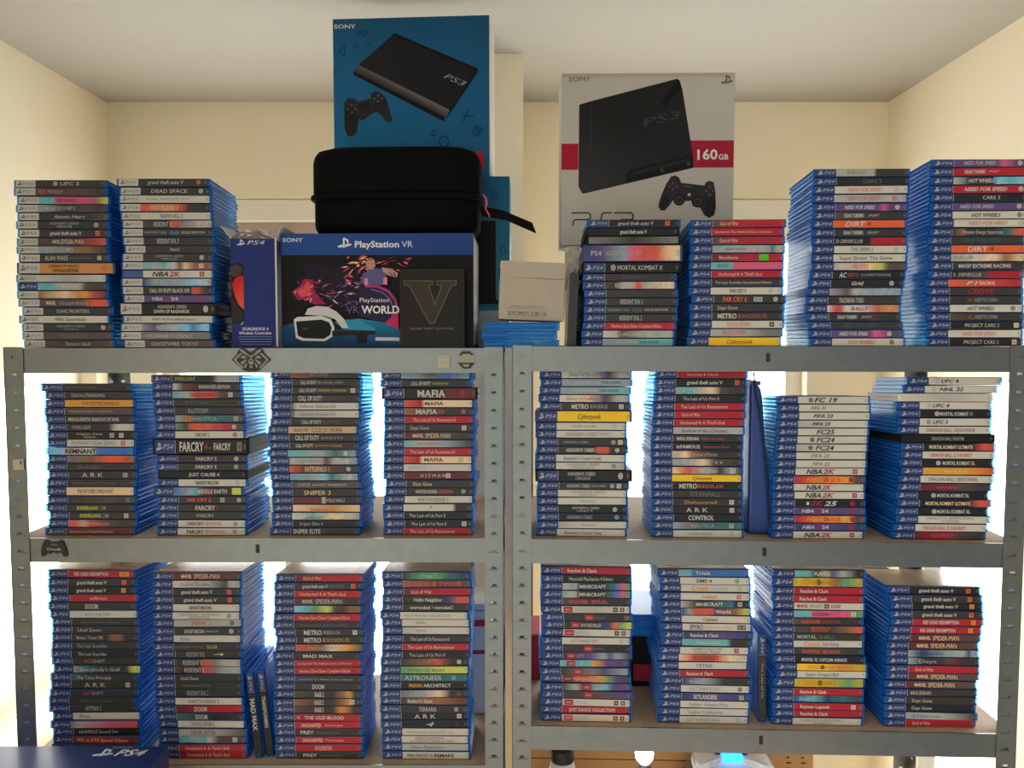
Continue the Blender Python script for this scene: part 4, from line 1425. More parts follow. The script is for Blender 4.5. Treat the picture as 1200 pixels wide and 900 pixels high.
P.poly(c5([(590, 672), (660, 690), (720, 735), (745, 760), (690, 760), (640, 700)]), C(24, 24, 26))
P.poly(c5([(416, 692), (440, 675), (600, 668), (662, 690), (685, 742), (672, 802), (620, 832), (470, 830), (428, 812)]), C(206, 206, 206))
P.poly(c5([(430, 704), (600, 692), (650, 710), (667, 746), (656, 792), (615, 818), (480, 814), (440, 796)]), C(22, 22, 24))
P.poly(c5([(470, 745), (505, 742), (508, 756), (474, 760)]), C(60, 64, 70))
P.poly(c5([(668, 765), (955, 765), (955, 788), (740, 798), (670, 800)]), C(30, 28, 28))
P.poly(c5([(828, 790), (902, 790), (896, 846), (836, 846)]), C(24, 24, 26))
P.poly(c6([(130, 795), (310, 797), (310, 822), (128, 820)]), C(196, 200, 204))
P.done(vr)
q = MB(); q.box((Wv / 2 - .055, .001, Hv - .0002), (Wv / 2 - .002, .10, Hv + .0004)); link('tape', q.mesh('tape', M['black_card']), vr)
q = MB(); q.box((Wv / 2 + .0001, .006, .006), (Wv / 2 + .0006, .144, Hv - .008)); link('side_print', q.mesh('side_print', M['white_card']), vr)

# --- gamepad box with an opened top flap
Wd, Hd, loc = place(271, 279.5, 322.8, 406, 0.020, 'L', TOPL)
ds = carton('gamepad_box', Wd, Hd, 0.15, 'navy_card', loc, math.radians(0.6), bevel=.0015)
tag(ds, 'narrow dark blue gamepad box with an opened top and crinkled clear film', 'box')
P = Panel(272, 279.5, 324.5, 406, Wd, Hd)
P.poly([(272.2, 279.7), (324.3, 279.7), (324.3, 405.8), (272.2, 405.8)], C(34, 48, 112))
P.mark((284.5, 282.8 + 1.5), 7, C(206, 208, 214))
P.text('PS4', (292, 286.5), (313, 286.5), 5, C(196, 200, 208), '/')
P.poly([(272.3, 310), (280, 307.5), (287, 310), (287, 376), (272.3, 377)], C(14, 13, 14))
P.poly([(272.3, 312), (280, 309), (286, 313), (284, 322), (273, 324)], C(70, 62, 58))
P.poly([(273, 331), (279, 324), (287, 322), (287, 362), (281, 356), (276, 346)], [C(190, 20, 26), C(220, 24, 30), C(200, 30, 36), C(230, 90, 74), C(220, 80, 70), C(160, 20, 24)])
P.poly([(272.4, 350), (278, 353), (286, 366), (286, 375), (273, 376)], C(44, 42, 44))
P.line([(283, 379), (286, 376)], .0012, C(200, 200, 204))
P.text('DUALSHOCK 4', (285, 385.5), (315.5, 385.5), 3.4, C(214, 216, 222), '!')
P.text('Wireless Controller', (280.3, 390.2), (319.5, 390.2), 3.2, C(206, 208, 216), '!')
for k, (a, b) in enumerate(((280.5, 319), (280.5, 319.5), (281.5, 319), (283, 317.5))):
    P.line([(a, 393 + 2.9 * k), (b, 393 + 2.9 * k)], .0011, C(120, 128, 164))
P.done(ds)
q = MB(); q.poly([(Wd / 2, .001, 0.003), (Wd / 2 + .0022, .0, 0.003), (Wd / 2 + .0022, .0, Hd), (Wd / 2, .001, Hd)]); q.box((Wd / 2, 0.0, .002), (Wd / 2 + .0025, .004, Hd)); link('torn_edge', q.mesh('torn_edge', M['white_card']), ds)
bm = bmesh.new()
rr = random.Random(5)
nx, ny = 9, 8
G = [[bm.verts.new((-Wd / 2 + Wd * i / nx, .004 + .12 * j / ny, Hd + .001 + (.021 * math.sin(math.pi * min(1, i / nx * .9 + .12)) * math.sin(math.pi * (.15 + .8 * j / ny)) + rr.uniform(0, .004) if 0 < i < nx else 0.0))) for i in range(nx + 1)] for j in range(ny + 1)]
for j in range(ny):
    for i in range(nx): bm.faces.new((G[j][i], G[j][i + 1], G[j + 1][i + 1], G[j + 1][i]))
link('clear_film', bm_mesh('clear_film', bm, M['film']), ds)
q = MB(); q.box((-.0005, -.0005, 0), (.0005, .10, .03)); link('side_flap', q.mesh('side_flap', M['white_card']), ds, (-Wd / 2, .004, Hd), (0, math.radians(-38), 0))
q = MB(); q.box((-.0005, -.0005, 0), (.0005, .10, .026)); link('side_flap', q.mesh('side_flap', M['white_card']), ds, (Wd / 2, .004, Hd), (0, math.radians(28), 0))

# --- black zip case on the headset box
Wc, Hc, loc = place(358, 166, 563, 273, 0.052, 'L', VRTOP + .0008)
zc_ = empty('zip_case', (loc[0], loc[1], VRTOP + .0008), (0, 0, math.radians(-1.5)))
tag(zc_, 'large black moulded zip case with a wrist strap lying on the headset box', 'case')
def shell(z0, z1, inset, r_bottom, r_top, D=0.135):
    """rounded-rectangle loft from z0 to z1"""
    bm = bmesh.new()
    N = 44
    rings = []
    steps = 9
    for s in range(steps + 1):
        f = s / steps
        z = z0 + (z1 - z0) * f
        ins = inset
        if r_bottom and z - z0 < r_bottom: ins += r_bottom - math.sqrt(max(0, r_bottom ** 2 - (r_bottom - (z - z0)) ** 2))
        if r_top and z1 - z < r_top: ins += r_top - math.sqrt(max(0, r_top ** 2 - (r_top - (z1 - z)) ** 2))
        hx, hy, e = Wc / 2 - ins, D / 2 - ins, 4.2
        ring = []
        for k in range(N):
            a = 2 * math.pi * k / N
            ca, sa = math.cos(a), math.sin(a)
            rad_ = (abs(ca) ** e + abs(sa) ** e) ** (-1 / e)
            # straight sides, rounded corners
            ring.append(bm.verts.new((hx * max(-1, min(1, ca * rad_ * 1.0)), D / 2 + hy * max(-1, min(1, sa * rad_)), z)))
        rings.append(ring)
    for a, b in zip(rings, rings[1:]):
        for k in range(N): bm.faces.new((a[k], a[(k + 1) % N], b[(k + 1) % N], b[k]))
    bm.faces.new(list(reversed(rings[0]))); bm.faces.new(rings[-1])
    bmesh.ops.recalc_face_normals(bm, faces=bm.faces)
    return bm
zs_ = Hc * .40
link('lower_shell', bm_mesh('lower_shell', shell(0, zs_, .004, .022, 0), M['fabric'], True), zc_)
link('upper_shell', bm_mesh('upper_shell', shell(zs_ + .009, Hc, .002, 0, .034), M['fabric'], True), zc_)
link('zip_band', bm_mesh('zip_band', shell(zs_ - .001, zs_ + .010, -.003, .004, .004, .135), M['strap'], True), zc_)
Fs = lambda px, py: Vector(spot(px, py, .060, 'L')) - Vector(zc_.location)
A0, A1, A2 = Fs(562, 246), Fs(590, 252), Fs(626, 268)
bm = bmesh.new()
rows = []
for p, hw in ((A0 + Vector((0, .02, 0)), .0105), (A1 + Vector((0, .004, 0)), .0105), (A2, .0110)):
    for_ = []
    for dz, dy in ((-hw, -.0012), (hw, -.0012), (hw, .0012), (-hw, .0012)):
        for_.append(bm.verts.new((p.x - dz * .36, p.y + dy, p.z + dz * .93)))
    rows.append(for_)
for a, b in zip(rows, rows[1:]):
    for k in range(4): bm.faces.new((a[k], a[(k + 1) % 4], b[(k + 1) % 4], b[k]))
bm.faces.new(list(reversed(rows[0]))); bm.faces.new(rows[-1]); bmesh.ops.recalc_face_normals(bm, faces=bm.faces)
link('wrist_strap', bm_mesh('wrist_strap', bm, M['strap']), zc_)
R0 = [Fs(566, 229), Fs(569, 232), Fs(571, 239), Fs(569, 245), Fs(573, 252), Fs(574, 256)]
link('zip_pull_ribbon', bm_mesh('zip_pull_ribbon', tube([p + Vector((0, -.004, 0)) for p in R0], [.001, .0016, .0018, .0012, .0014, .0008], 6), M['pink'], True), zc_)

# --- black boxed game with a big numeral, standing before the headset box
Wg, Hg, loc = place(468.5, 315, 544.5, 406, 0.006, 'L', TOPL)
gt = carton('game_box', Wg, Hg, 0.0145, 'black_card', loc, math.radians(-.6), bevel=.0012)
tag(gt, 'black game box with a large outlined V standing before the headset box', 'box')
P = Panel(468.5, 315, 544.5, 406, Wg, Hg)
P.poly([(468.7, 315.2), (544.3, 315.2), (544.3, 405.8), (468.7, 405.8)], C(34, 33, 30))
Vp = c6([(345, 378), (562, 378), (560, 405), (530, 414), (578, 552), (630, 414), (592, 406), (590, 378), (740, 378), (738, 406), (700, 416), (572, 690), (535, 690), (386, 416), (347, 406)])
P.poly(Vp, C(58, 51, 42)); P.line(Vp, .0016, C(98, 90, 78), True)
P.line([(469.2, 315.8), (543.8, 315.8), (543.8, 405.4), (469.2, 405.4)], .0006, C(60, 57, 52), True)
P.text('GRAND THEFT AUTO FIVE', (480, 384.8), (531, 384.8), 2.4, C(128, 122, 112))
P.done(gt)

# --- three blue cases lying with the opening side out, and the little card box on them
Wk, Hk, loc = place(566, 377.5, 655, 406, 0.004, 'L', TOPL)
zz = TOPL
tk = (spot(610, 377.5, .004, 'L').z - TOPL) / 3
for k in range(3):
    o = link('upturned_game_case', body_src, None, (loc[0] + (.0, -.0016, .0008)[k] + CD / 2 * 1.05, loc[1] + CW / 2 + (0, .003, .001)[k], zz), (0, 0, math.radians(90 + (0.6, -.8, .3)[k])))
    o.scale = (1, 1.05, tk / CT0)
    tag(o, ('lowest', 'middle one', 'uppermost')[k] + ' of three blue cases lying spine-inward under the small card box', 'game case', 'blue cases under the card box')
    q = MB(); q.box((-CW / 2 + .03, CD - .0006, CT0 * .40), (CW / 2 - .03, CD + .0008, CT0 * .60)); link('latch_lip', q.mesh('latch_lip', M['plastic'], bevel=.0002), o)
    zz += tk
Wx, Hx = .122, .1075
cx = spot(622.5, 378, .014, 'L')
cb = carton('card_box', Wx, Hx, .105, 'carton', (cx.x, cx.y, zz + .0035), math.radians(2.0), bevel=.002, ry=math.radians(2.2))
tag(cb, 'small beige card box with a tuck flap lying on three blue cases', 'box')
P = Panel(583, 304, 665, 377, Wx, Hx)
flap = [(583.3, 303.8), (664.7, 303.8), (664.7, 320), (661.5, 324), (584, 323)]
P.poly(flap, C(186, 176, 160))
P.line([(584, 323.2), (661, 324.4), (664.2, 321)], .0009, C(92, 82, 72))
P.disc((648, 337), 6.5, C(164, 152, 136)); P.disc((648, 336.6), 5.9, C(176, 164, 148))
P.text('2070-2MSTC 2UBY 1A', (594, 371.5), (643, 371.0), 5.2, C(66, 58, 52))
P.line([(594, 362.4), (643, 361.8)], .0005, C(110, 100, 90)); P.line([(594, 373.6), (643, 373.4)], .0005, C(110, 100, 90))
P.line([(598, 360), (638, 359.6)], .0009, C(120, 110, 98))
P.done(cb)
q = MB(); q.box((-Wx / 2 + .001, -.0012, Hx - .029), (Wx / 2 - .001, -.0002, Hx + .0008)); fl = link('tuck_flap', q.mesh('tuck_flap', M['carton'], bevel=.0005), cb)
q = MB(); q.box((-Wx / 2 - .0012, .004, Hx - .034), (-Wx / 2, .03, Hx - .012)); link('side_tab', q.mesh('side_tab', M['black_card']), cb)

# --- white console box raised on a white wrapped carton
Wq, Hq, loc = place(662, 286.5, 866, 406, 0.185, 'R', TOPR)
sup = carton('wrapped_carton', Wq * .98, Hq - .002, 0.13, 'white_card', loc, rotz_of('R'), bevel=.003)
tag(sup, 'white wrapped carton under the white console box, mostly behind the game stacks', 'box')
bm = bmesh.new()
rr = random.Random(9)
G = [[bm.verts.new((-Wq * .49 + .05 * i / 7 - .004, -.004 - rr.uniform(0, .010), Hq - .006 - .085 * j / 8)) for i in range(8)] for j in range(9)]
for j in range(8):
    for i in range(7): bm.faces.new((G[j][i], G[j + 1][i], G[j + 1][i + 1], G[j][i + 1]))
link('crumpled_wrap', bm_mesh('crumpled_wrap', bm, M['white_card']), sup)
Ww, Hw, loc = place(657.5, 85.5, 861, 286.5, 0.185, 'R', TOPR + Hq - .0012)
wb = carton('console_box', Ww, Hw, 0.115, 'white_card', loc, rotz_of('R') + math.radians(1.2), bevel=.003)
tag(wb, 'worn white console box with a red band and a black console picture', 'box')
P = Panel(657.5, 85.5, 861, 286.5, Ww, Hw)
P.poly([(658, 86), (860.6, 86), (860.6, 286), (658, 286)], C(184, 179, 170))
c2 = crop(640, 80, 4.287)
P.poly(c2([(76, 374), (162, 374), (162, 505), (76, 505)]), C(166, 24, 50)); P.poly(c2([(720, 360), (944, 360), (944, 496), (720, 496)]), C(158, 26, 54))
P.poly(c2([(165, 180), (215, 165), (655, 53), (668, 62), (682, 105), (740, 440), (742, 497), (205, 622), (183, 626), (163, 588)]), [C(26, 26, 27), C(28, 28, 29), C(30, 30, 31), C(26, 26, 27), C(26, 26, 27), C(40, 40, 42), C(30, 30, 32), C(62, 62, 64), C(52, 52, 54), C(44, 44, 46)])
P.poly(c2([(655, 53), (668, 62), (682, 105), (640, 130), (600, 190), (575, 180)]), C(12, 12, 13))
P.poly(c2([(403, 572), (403, 530), (425, 505), (560, 470), (738, 432), (742, 497)]), C(16, 16, 17))
P.poly(c2([(420, 540), (440, 515), (720, 450), (722, 466), (450, 530)]), C(34, 34, 36))
P.line(c2([(222, 175), (224, 405)]), .0010, C(74, 74, 76))
P.disc(c2([(585, 508)])[0], 2.6, C(52, 54, 56)); P.disc(c2([(718, 476)])[0], 2.2, C(24, 84, 66))
P.text('PS3', c2([(492, 290)])[0], c2([(668, 248)])[0], 9.5, C(62, 62, 64), '', (0.08, 1))
P.text('SONY', c2([(112, 66)])[0], c2([(226, 60)])[0], 5.6, C(122, 118, 112), '!')
P.mark(c2([(903, 60)])[0], 10.5, C(92, 88, 84))
P.text('160', c2([(762, 456)])[0], c2([(863, 454)])[0], 11.5, C(224, 218, 212), '!')
P.text('GB', c2([(868, 456)])[0], c2([(918, 455)])[0], 6.0, C(214, 208, 204), '!')
LT = C(40, 38, 38)
P.line(c2([(130, 722), (214, 722), (224, 730), (224, 748), (214, 756), (148, 756), (138, 764), (136, 786)]), .0026, LT)
P.line(c2([(330, 722), (292, 722), (282, 730), (276, 764)]), .0026, LT)
P.line(c2([(346, 722), (430, 722), (440, 730), (440, 782)]), .0026, LT); P.line(c2([(380, 755), (438, 755)]), .0022, LT)
P.poly(c2([(567, 690), (580, 640), (605, 580), (630, 540), (650, 535), (670, 545), (682, 572), (798, 586), (805, 570), (825, 562), (845, 570), (855, 620), (858, 700), (850, 735), (825, 749), (800, 735), (782, 702), (770, 692), (742, 690), (733, 662), (702, 664), (690, 682), (665, 682), (645, 655), (620, 690), (600, 711), (580, 711)]), C(44, 44, 46))
P.poly(c2([(567, 690), (583, 645), (612, 640), (625, 665), (600, 709), (580, 709)]), C(30, 30, 32)); P.poly(c2([(805, 660), (840, 640), (856, 680), (850, 733), (826, 746), (802, 733)]), C(30, 30, 32))
for x, y in ((672, 658), (766, 668)):
    for k, cc in ((29, C(20, 20, 21)), (21, C(66, 66, 68)), (14, C(40, 40, 42))): P.disc(c2([(x, y)])[0], k / 4.287, cc)
for x, y in ((640, 575), (640, 605), (622, 590), (658, 592), (826, 595), (826, 632), (808, 614), (844, 614)): P.disc(c2([(x, y)])[0], 1.7, C(78, 78, 80), 10)
P.disc(c2([(722, 632)])[0], 1.8, C(180, 180, 182), 10)
P.line(c2([(700, 590), (735, 594)]), .0010, C(120, 120, 122))
P.line(c2([(82, 30), (140, 50), (240, 44)]), .0007, C(150, 142, 132)); P.line(c2([(860, 24), (930, 60), (945, 120)]), .0006, C(160, 152, 142))
P.done(wb)
q = MB(); q.box((-Ww / 2 + .001, -.0008, Hw - .0075), (Ww / 2 - .001, -.0001, Hw - .0005)); link('lid_edge', q.mesh('lid_edge', M['carton']), wb)

# --- cases standing on edge
def standing(px, py, v, rack_, zs, lean, bgs, sgs, label, mat='plastic', band='4', grp='game cases standing on edge'):
    p = spot(px, py, v, rack_)
    th = math.radians(90 - lean)
    h = math.sin(th) * CW / 2 + max(0, -math.cos(th)) * CT0
    me = body_src if mat == 'plastic' else body_src.copy()
    if mat != 'plastic': me.materials.clear(); me.materials.append(M[mat])
    o = link('standing_game_case', me, None, (p.x, p.y, zs + h + .0004), (0, th, rotz_of(rack_)))
    tag(o, label, 'game case', grp)
    if band: link('console_band', band_me[band], o)
    link('title_insert', insert_mb(bgs, sgs, '', band is None, random.Random(1)).mesh('title_insert', M['print']), o)
    return o
standing(293.2, 842, .024, 'L', ZL[2], 5.4, 'K', 'W10-60!^ MAD MAX', 'black game case with large white lettering standing on edge beside a leaning black case')
standing(306.5, 842, .030, 'L', ZL[2], 5.4, 'K', 'W8-58! TRANSFORMERS', 'black game case with pale lettering leaning on edge, red spot at its foot')
standing(888.5, 803, .030, 'R', ZR[2], 1.0, 'k', 'S12-66_ The Last of Us', 'dark grey game case standing upright on edge between two lower stacks of the second rack')
p = spot(670, 372, .020, 'R')
o = carton('standing_game_case', .0165, .134, .165, 'black_plastic', (p.x, p.y, TOPR), rotz_of('R'), bevel=.0012, ry=math.radians(2.5))
o.location.z += .0006
tag(o, 'plain black case standing on edge beside the small beige card box', 'game case', 'game cases standing on edge')
q = MB(); q.box((-.0006, -.0006, .004), (.0006, .0, .130)); link('parting_line', q.mesh('parting_line', M['steel_dark']), o)

# ------------------------------------------------------------------ stickers on the first rack
def sticker(name, px0, py0, px1, py1, label, draw, v=-.0006, cat='sticker'):
    Wq, Hq, loc = place(px0, py0, px1, py1, v, 'L')
    P = Panel(px0, py0, px1, py1, Wq, Hq)
    q = draw(P)
    outline = q
    base = MB()
    pts = [P.m(p) for p in outline]
    ar = sum(pts[i][0] * pts[(i + 1) % len(pts)][1] - pts[(i + 1) % len(pts)][0] * pts[i][1] for i in range(len(pts)))
    if ar < 0: pts.reverse()
    base.prism(pts, -.0002, .0004, P.ground)
    o = link(name, base.mesh(name, M['sticker']), None, loc)
    tag(o, label, cat)
    P.done(o, 'emblem_print' if 'emblem' in name or 'logo' in name else 'sticker_print', 'sticker')
    return o
cw = crop(250, 400, 12.0)
def wolf(P):
    P.ground = C(22, 21, 20)
    gm = C(138, 136, 122)
    for pts in ([(285, 258), (352, 190), (392, 160), (410, 178), (350, 232), (320, 262), (430, 372), (405, 385)], [(782, 258), (715, 190), (676, 160), (658, 178), (716, 232), (745, 262), (640, 372), (662, 385)],
                [(360, 105), (425, 120), (490, 185), (525, 200), (565, 185), (630, 120), (692, 105), (660, 150), (600, 190), (560, 205), (530, 240), (500, 205), (455, 190), (395, 150)],
                [(420, 195), (480, 225), (425, 245), (385, 235)], [(640, 195), (580, 225), (635, 245), (675, 235)],
                [(385, 290), (480, 245), (455, 285), (400, 335)], [(672, 290), (578, 245), (605, 285), (655, 335)],
                [(505, 245), (555, 245), (570, 300), (548, 330), (512, 330), (492, 300)],
                [(430, 340), (480, 295), (465, 350), (445, 380)], [(628, 340), (578, 295), (595, 350), (612, 380)],
                [(505, 345), (555, 345), (545, 375), (515, 375)]):
        P.poly(cw(pts), gm)
    P.poly(cw([(515, 262), (545, 262), (540, 285), (520, 285)]), P.ground)
    return cw([(255, 258), (330, 185), (362, 108), (430, 90), (500, 140), (530, 150), (565, 130), (630, 78), (690, 108), (722, 180), (808, 258), (720, 330), (635, 415), (560, 428), (500, 428), (425, 412), (340, 330)])
sticker('wolf_emblem_sticker', 271, 406.6, 317.3, 435.7, 'black wolf-head emblem sticker on the top beam of the rack', wolf)
cp = crop(40, 620, 13.33)
def padst(P):
    P.ground = C(22, 19, 18)
    P.text('PS4', cp([(268, 262)])[0], cp([(358, 262)])[0], 2.6, C(150, 128, 122))
    P.text('Omuda', cp([(200, 332)])[0], cp([(424, 332)])[0], 3.2, C(206, 198, 192))
    return cp([(105, 340), (122, 260), (160, 180), (190, 163), (225, 178), (240, 205), (370, 208), (388, 182), (420, 170), (452, 190), (480, 265), (508, 350), (512, 420), (490, 438), (455, 430), (428, 375), (395, 362), (372, 386), (340, 380), (310, 358), (275, 380), (245, 388), (205, 368), (175, 410), (140, 432), (108, 420)])
sticker('gamepad_sticker', 47.8, 632, 78.5, 653, 'small black gamepad-shaped sticker on the middle beam of the rack', padst)
ch = crop(480, 400, 10.0)
def hexs(P):
    P.ground = C(150, 148, 134)
    P.poly(ch([(575, 168), (615, 118), (708, 118), (752, 160), (720, 162), (700, 146), (622, 146), (604, 168)]), C(22, 21, 20))
    P.poly(ch([(562, 250), (770, 250), (705, 320), (628, 320)]), C(22, 21, 20))
    P.poly(ch([(615, 268), (708, 268), (690, 300), (640, 300)]), C(140, 138, 124))
    return ch([(562, 165), (615, 115), (710, 115), (768, 165), (768, 252), (705, 322), (628, 322), (562, 252)])
sticker('round_logo_sticker', 536, 411.3, 557, 432.4, 'round black and silver sticker near the end of the top beam', hexs)
def lab(P):
    P.ground = C(176, 170, 146)
    P.line([(515.5, 419.5), (519, 417.8), (521, 420)], .0008, C(150, 110, 96)); P.line([(516, 425), (524, 425)], .0007, C(150, 120, 104))
    return [(513, 416.5), (527, 416.3), (527.2, 431), (513.2, 431)]
sticker('paper_label', 513, 416, 527.4, 431.2, 'small square cream paper label on the top beam of the rack', lab, cat='label')
def lab2(P):
    P.ground = C(184, 176, 156)
    P.poly([(22.8, 540), (26, 540), (26, 544), (22.8, 544)], C(110, 104, 92))
    return [(15.2, 538.8), (27.8, 538), (28, 550.5), (15.4, 551)]
sticker('paper_label', 15, 538, 28.2, 551.2, 'beige paper label stuck on the slotted corner post', lab2, v=-.0022, cat='label')

# ------------------------------------------------------------------ behind and below the stacks
def back_box(name, px0, py0, px1, py1, v, rack_, zs, D, mat, label, cat='box', rz=0.0):
    Wq, Hq, loc = place(px0, py0, px1, py1, v, rack_, zs + .0004)
    o = carton(name, Wq, Hq, D, mat, loc, rotz_of(rack_) + rz, bevel=.003)
    tag(o, label, cat)
    q = MB(); q.box((-Wq / 2 + .004, -.0006, Hq * .94), (Wq / 2 - .004, .0, Hq * .945)); link('lid_edge', q.mesh('lid_edge', M['steel_dark']), o)
    return o, Wq, Hq, loc
b1, w1, h1, l1 = back_box('black_box', 739, 734, 778, 852, .175, 'R', ZR[2], .16, 'black_card', 'black box standing behind the first two lower stacks of the second rack')
q = MB(); q.box((-w1 / 2 + .006, -.0008, .012), (w1 / 2 - .016, -.0001, .048)); link('picture_label', q.mesh('picture_label', M['red_card']), b1)
for k in range(3):
    o = link('spare_game_case', body_src, None, (l1[0] + (0, .002, -.002)[k], l1[1] + .02, l1[2] + h1 + .0004 + k * .0152), (0, 0, rotz_of('R') + math.radians((90, 89, 91)[k])))
    o.scale = (.9, .62, 1)
    o.location.x += CD * .31
    tag(o, ('lowest', 'middle', 'uppermost')[k] + ' of three blue cases lying on the black box behind the stacks', 'game case', 'blue cases on the black box')
b0 = back_box('black_box', 150, 306, 300, 406, .178, 'L', ZL[0], .12, 'black_card', 'black box on the top shelf behind the grey-banded game stacks')
b2 = back_box('black_box', 930, 690, 1078, 856, .175, 'R', ZR[2], .16, 'black_card', 'black box standing behind the last two lower stacks of the second rack')
b3 = back_box('black_box', 935, 492, 1082, 636, .175, 'R', ZR[1], .16, 'black_card', 'black box standing behind the two sport game stacks on the middle shelf')
b4 = back_box('white_box', 550, 708, 576, 893, .20, 'L', ZL[2], .12, 'white_card', 'white box with magenta stripes behind the last lower stack of the stickered rack')
q = MB(); q.box((-b4[1] / 2 + .0005, -.0008, b4[2] * .80), (b4[1] / 2 - .0005, -.0001, b4[2] * .86)); q.box((-b4[1] / 2 + .0005, -.0008, b4[2] * .55), (b4[1] / 2 - .0005, -.0001, b4[2] * .585)); link('stripe', q.mesh('stripe', M['red_card']), b4[0])
b5 = back_box('red_box', 606, 744, 634, 856, .20, 'R', ZR[2], .12, 'red_card', 'red box behind the first lower stack, beside the corner post')

# blue bin behind the tall stack on the middle shelf, with a cable hanging over it
pl, pr = spot(878, 540, .05, 'R'), spot(906, 540, .05, 'R')
Wn = (pr - pl).length
zt = spot(890, 449, .05, 'R').z
bn = MB(); Hn = zt - ZR[1]
x = Wn / 2
bn.prism([(-x, 0), (x, 0), (x * .8, Hn * .3), (x * .35, Hn * .62), (x * .12, Hn * .84), (-x * .05, Hn * .96), (-x * .5, Hn), (-x, Hn)], 0, .11)
mid = (pl + pr) / 2
bi = link('blue_bin', bn.mesh('blue_bin', M['blue_bag'], bevel=.006, segs=3), None, (mid.x, mid.y, ZR[1] + .0004), (0, 0, rotz_of('R')))
tag(bi, 'deep blue plastic bin squeezed between two stacks on the middle shelf', 'bin')
q = MB(); q.prism([(-x - .0002, Hn * .985), (-x * .2, Hn * .985), (-x * .15, Hn + .003), (-x - .0002, Hn + .003)], -.002, .112); link('rim', q.mesh('rim', M['blue_bag']), bi)
pts = [spot(883.5, 436, .046, 'R'), spot(885, 455, .044, 'R'), spot(889.5, 478, .044, 'R'), spot(893, 505, .044, 'R'), spot(897, 540, .043, 'R'), spot(901, 585, .040, 'R'), spot(903, 622, .040, 'R')]
pts.append(Vector((pts[-1].x, pts[-1].y, ZR[1] + .003)))
cbl = link('cable', bm_mesh('cable', tube(pts, .0016, 8), M['cable'], True))
tag(cbl, 'thin black cable hanging down beside the blue bin on the middle shelf', 'cable')

# things on the lowest shelf, of which only the tops show under the beam
ZF = .70
k1, kw, kh, kl = back_box('cardboard_box', 616, 872, 832, 900, .27, 'R', ZF, .11, 'kraft', 'wide plain cardboard box on the lowest shelf behind the lamps')
q = MB(); q.box((-kw / 2 + .003, -.001, kh - .036), (kw / 2 - .003, -.0002, kh - .0345)); link('flap_seam', q.mesh('flap_seam', M['steel_dark']), k1)
k2, kw, kh, kl = back_box('cardboard_box', 846, 872, 954, 900, .22, 'R', ZF, .16, 'kraft', 'cardboard box with printed marks on the lowest shelf behind the white gamepad')
q = MB()
for a in (.70, .86):
    for j in range(5): q.box((-kw / 2 + kw * a, -.0009, kh - .03 - .012 * j), (-kw / 2 + kw * (a + .05 * (1 if j % 2 else .6)), -.0002, kh - .027 - .012 * j))
link('stamp', q.mesh('stamp', M['steel_dark']), k2)

def lathe(prof, n=24):
    bm = bmesh.new()
    rings = [[bm.verts.new((r * math.cos(2 * math.pi * k / n), r * math.sin(2 * math.pi * k / n), z)) for k in range(n)] for r, z in prof]
    for a, b in zip(rings, rings[1:]):
        for k in range(n): bm.faces.new((a[k], a[(k + 1) % n], b[(k + 1) % n], b[k]))
    bm.faces.new(list(reversed(rings[0]))); bm.faces.new(rings[-1])
    bmesh.ops.recalc_face_normals(bm, faces=bm.faces)
    return bm
p = spot(659, 886, .10, 'R')
h = p.z - ZF
jar = empty('glass_bottle', (p.x, p.y, ZF + .0005))
tag(jar, 'pale glass bottle with a dark cap on the lowest shelf under the beam', 'bottle')
link('bottle_body', bm_mesh('bottle_body', lathe([(.034, 0), (.036, .01), (.036, h * .72), (.030, h * .86), (.022, h * .97)]), M['white_plastic'], True), jar)
link('cap', bm_mesh('cap', lathe([(.023, h * .97), (.0235, h * .975), (.0225, h * 1.06), (.021, h * 1.065)]), M['steel_dark'], True), jar)
p = spot(755, 886, .12, 'R')
h = p.z - ZF
lp = empty('table_lamp', (p.x, p.y, ZF + .0005))
tag(lp, 'small lit lamp with a bare bulb on the lowest shelf', 'lamp')
link('base', bm_mesh('base', lathe([(.05, 0), (.05, .012), (.012, .022), (.008, .03), (.008, h - .03), (.014, h - .026), (.014, h - .014)]), M['steel'], True), lp)
link('bulb', bm_mesh('bulb', lathe([(.010, h - .014), (.017, h - .006), (.019, h + .006), (.017, h + .016), (.010, h + .022), (.003, h + .024)]), M['bulb'], True), lp)
p = spot(860, 890, .06, 'R')
st_ = carton('dark_carton', .11, p.z - ZF - .024, .12, 'black_card', (p.x, p.y - .02, ZF + .0004), rotz_of('R'))
tag(st_, 'dark carton on the lowest shelf carrying the white gamepad', 'box')
q = MB(); q.box((-.054, -.0006, .10), (.054, .0, .104)); link('lid_edge', q.mesh('lid_edge', M['steel_dark']), st_)
gp = empty('gamepad', (p.x, p.y + .03, p.z - .023), (0, 0, rotz_of('R')))
tag(gp, 'white gamepad with a glowing blue light bar lying under the beam', 'gamepad')
bm = bmesh.new()
out = [(-.080, -.040), (-.066, -.050), (-.050, -.034), (-.030, -.022), (.030, -.022), (.050, -.034), (.066, -.050), (.080, -.040), (.078, -.004), (.068, .024), (.050, .032), (.024, .028), (-.024, .028), (-.050, .032), (-.068, .024), (-.078, -.004)]
lo_ = [bm.verts.new((a, b, 0.0)) for a, b in out]; hi_ = [bm.verts.new((a * .96, b * .94, .026 if b > -.03 else .016)) for a, b in out]
bm.faces.new(list(reversed(lo_))); bm.faces.new(hi_)
for k in range(len(out)): bm.faces.new((lo_[k], lo_[(k + 1) % len(out)], hi_[(k + 1) % len(out)], hi_[k]))
bmesh.ops.bevel(bm, geom=list(bm.edges), offset=.006, segments=3, affect='EDGES', clamp_overlap=True)
bmesh.ops.recalc_face_normals(bm, faces=bm.faces)
link('body', bm_mesh('body', bm, M['white_plastic'], True), gp)
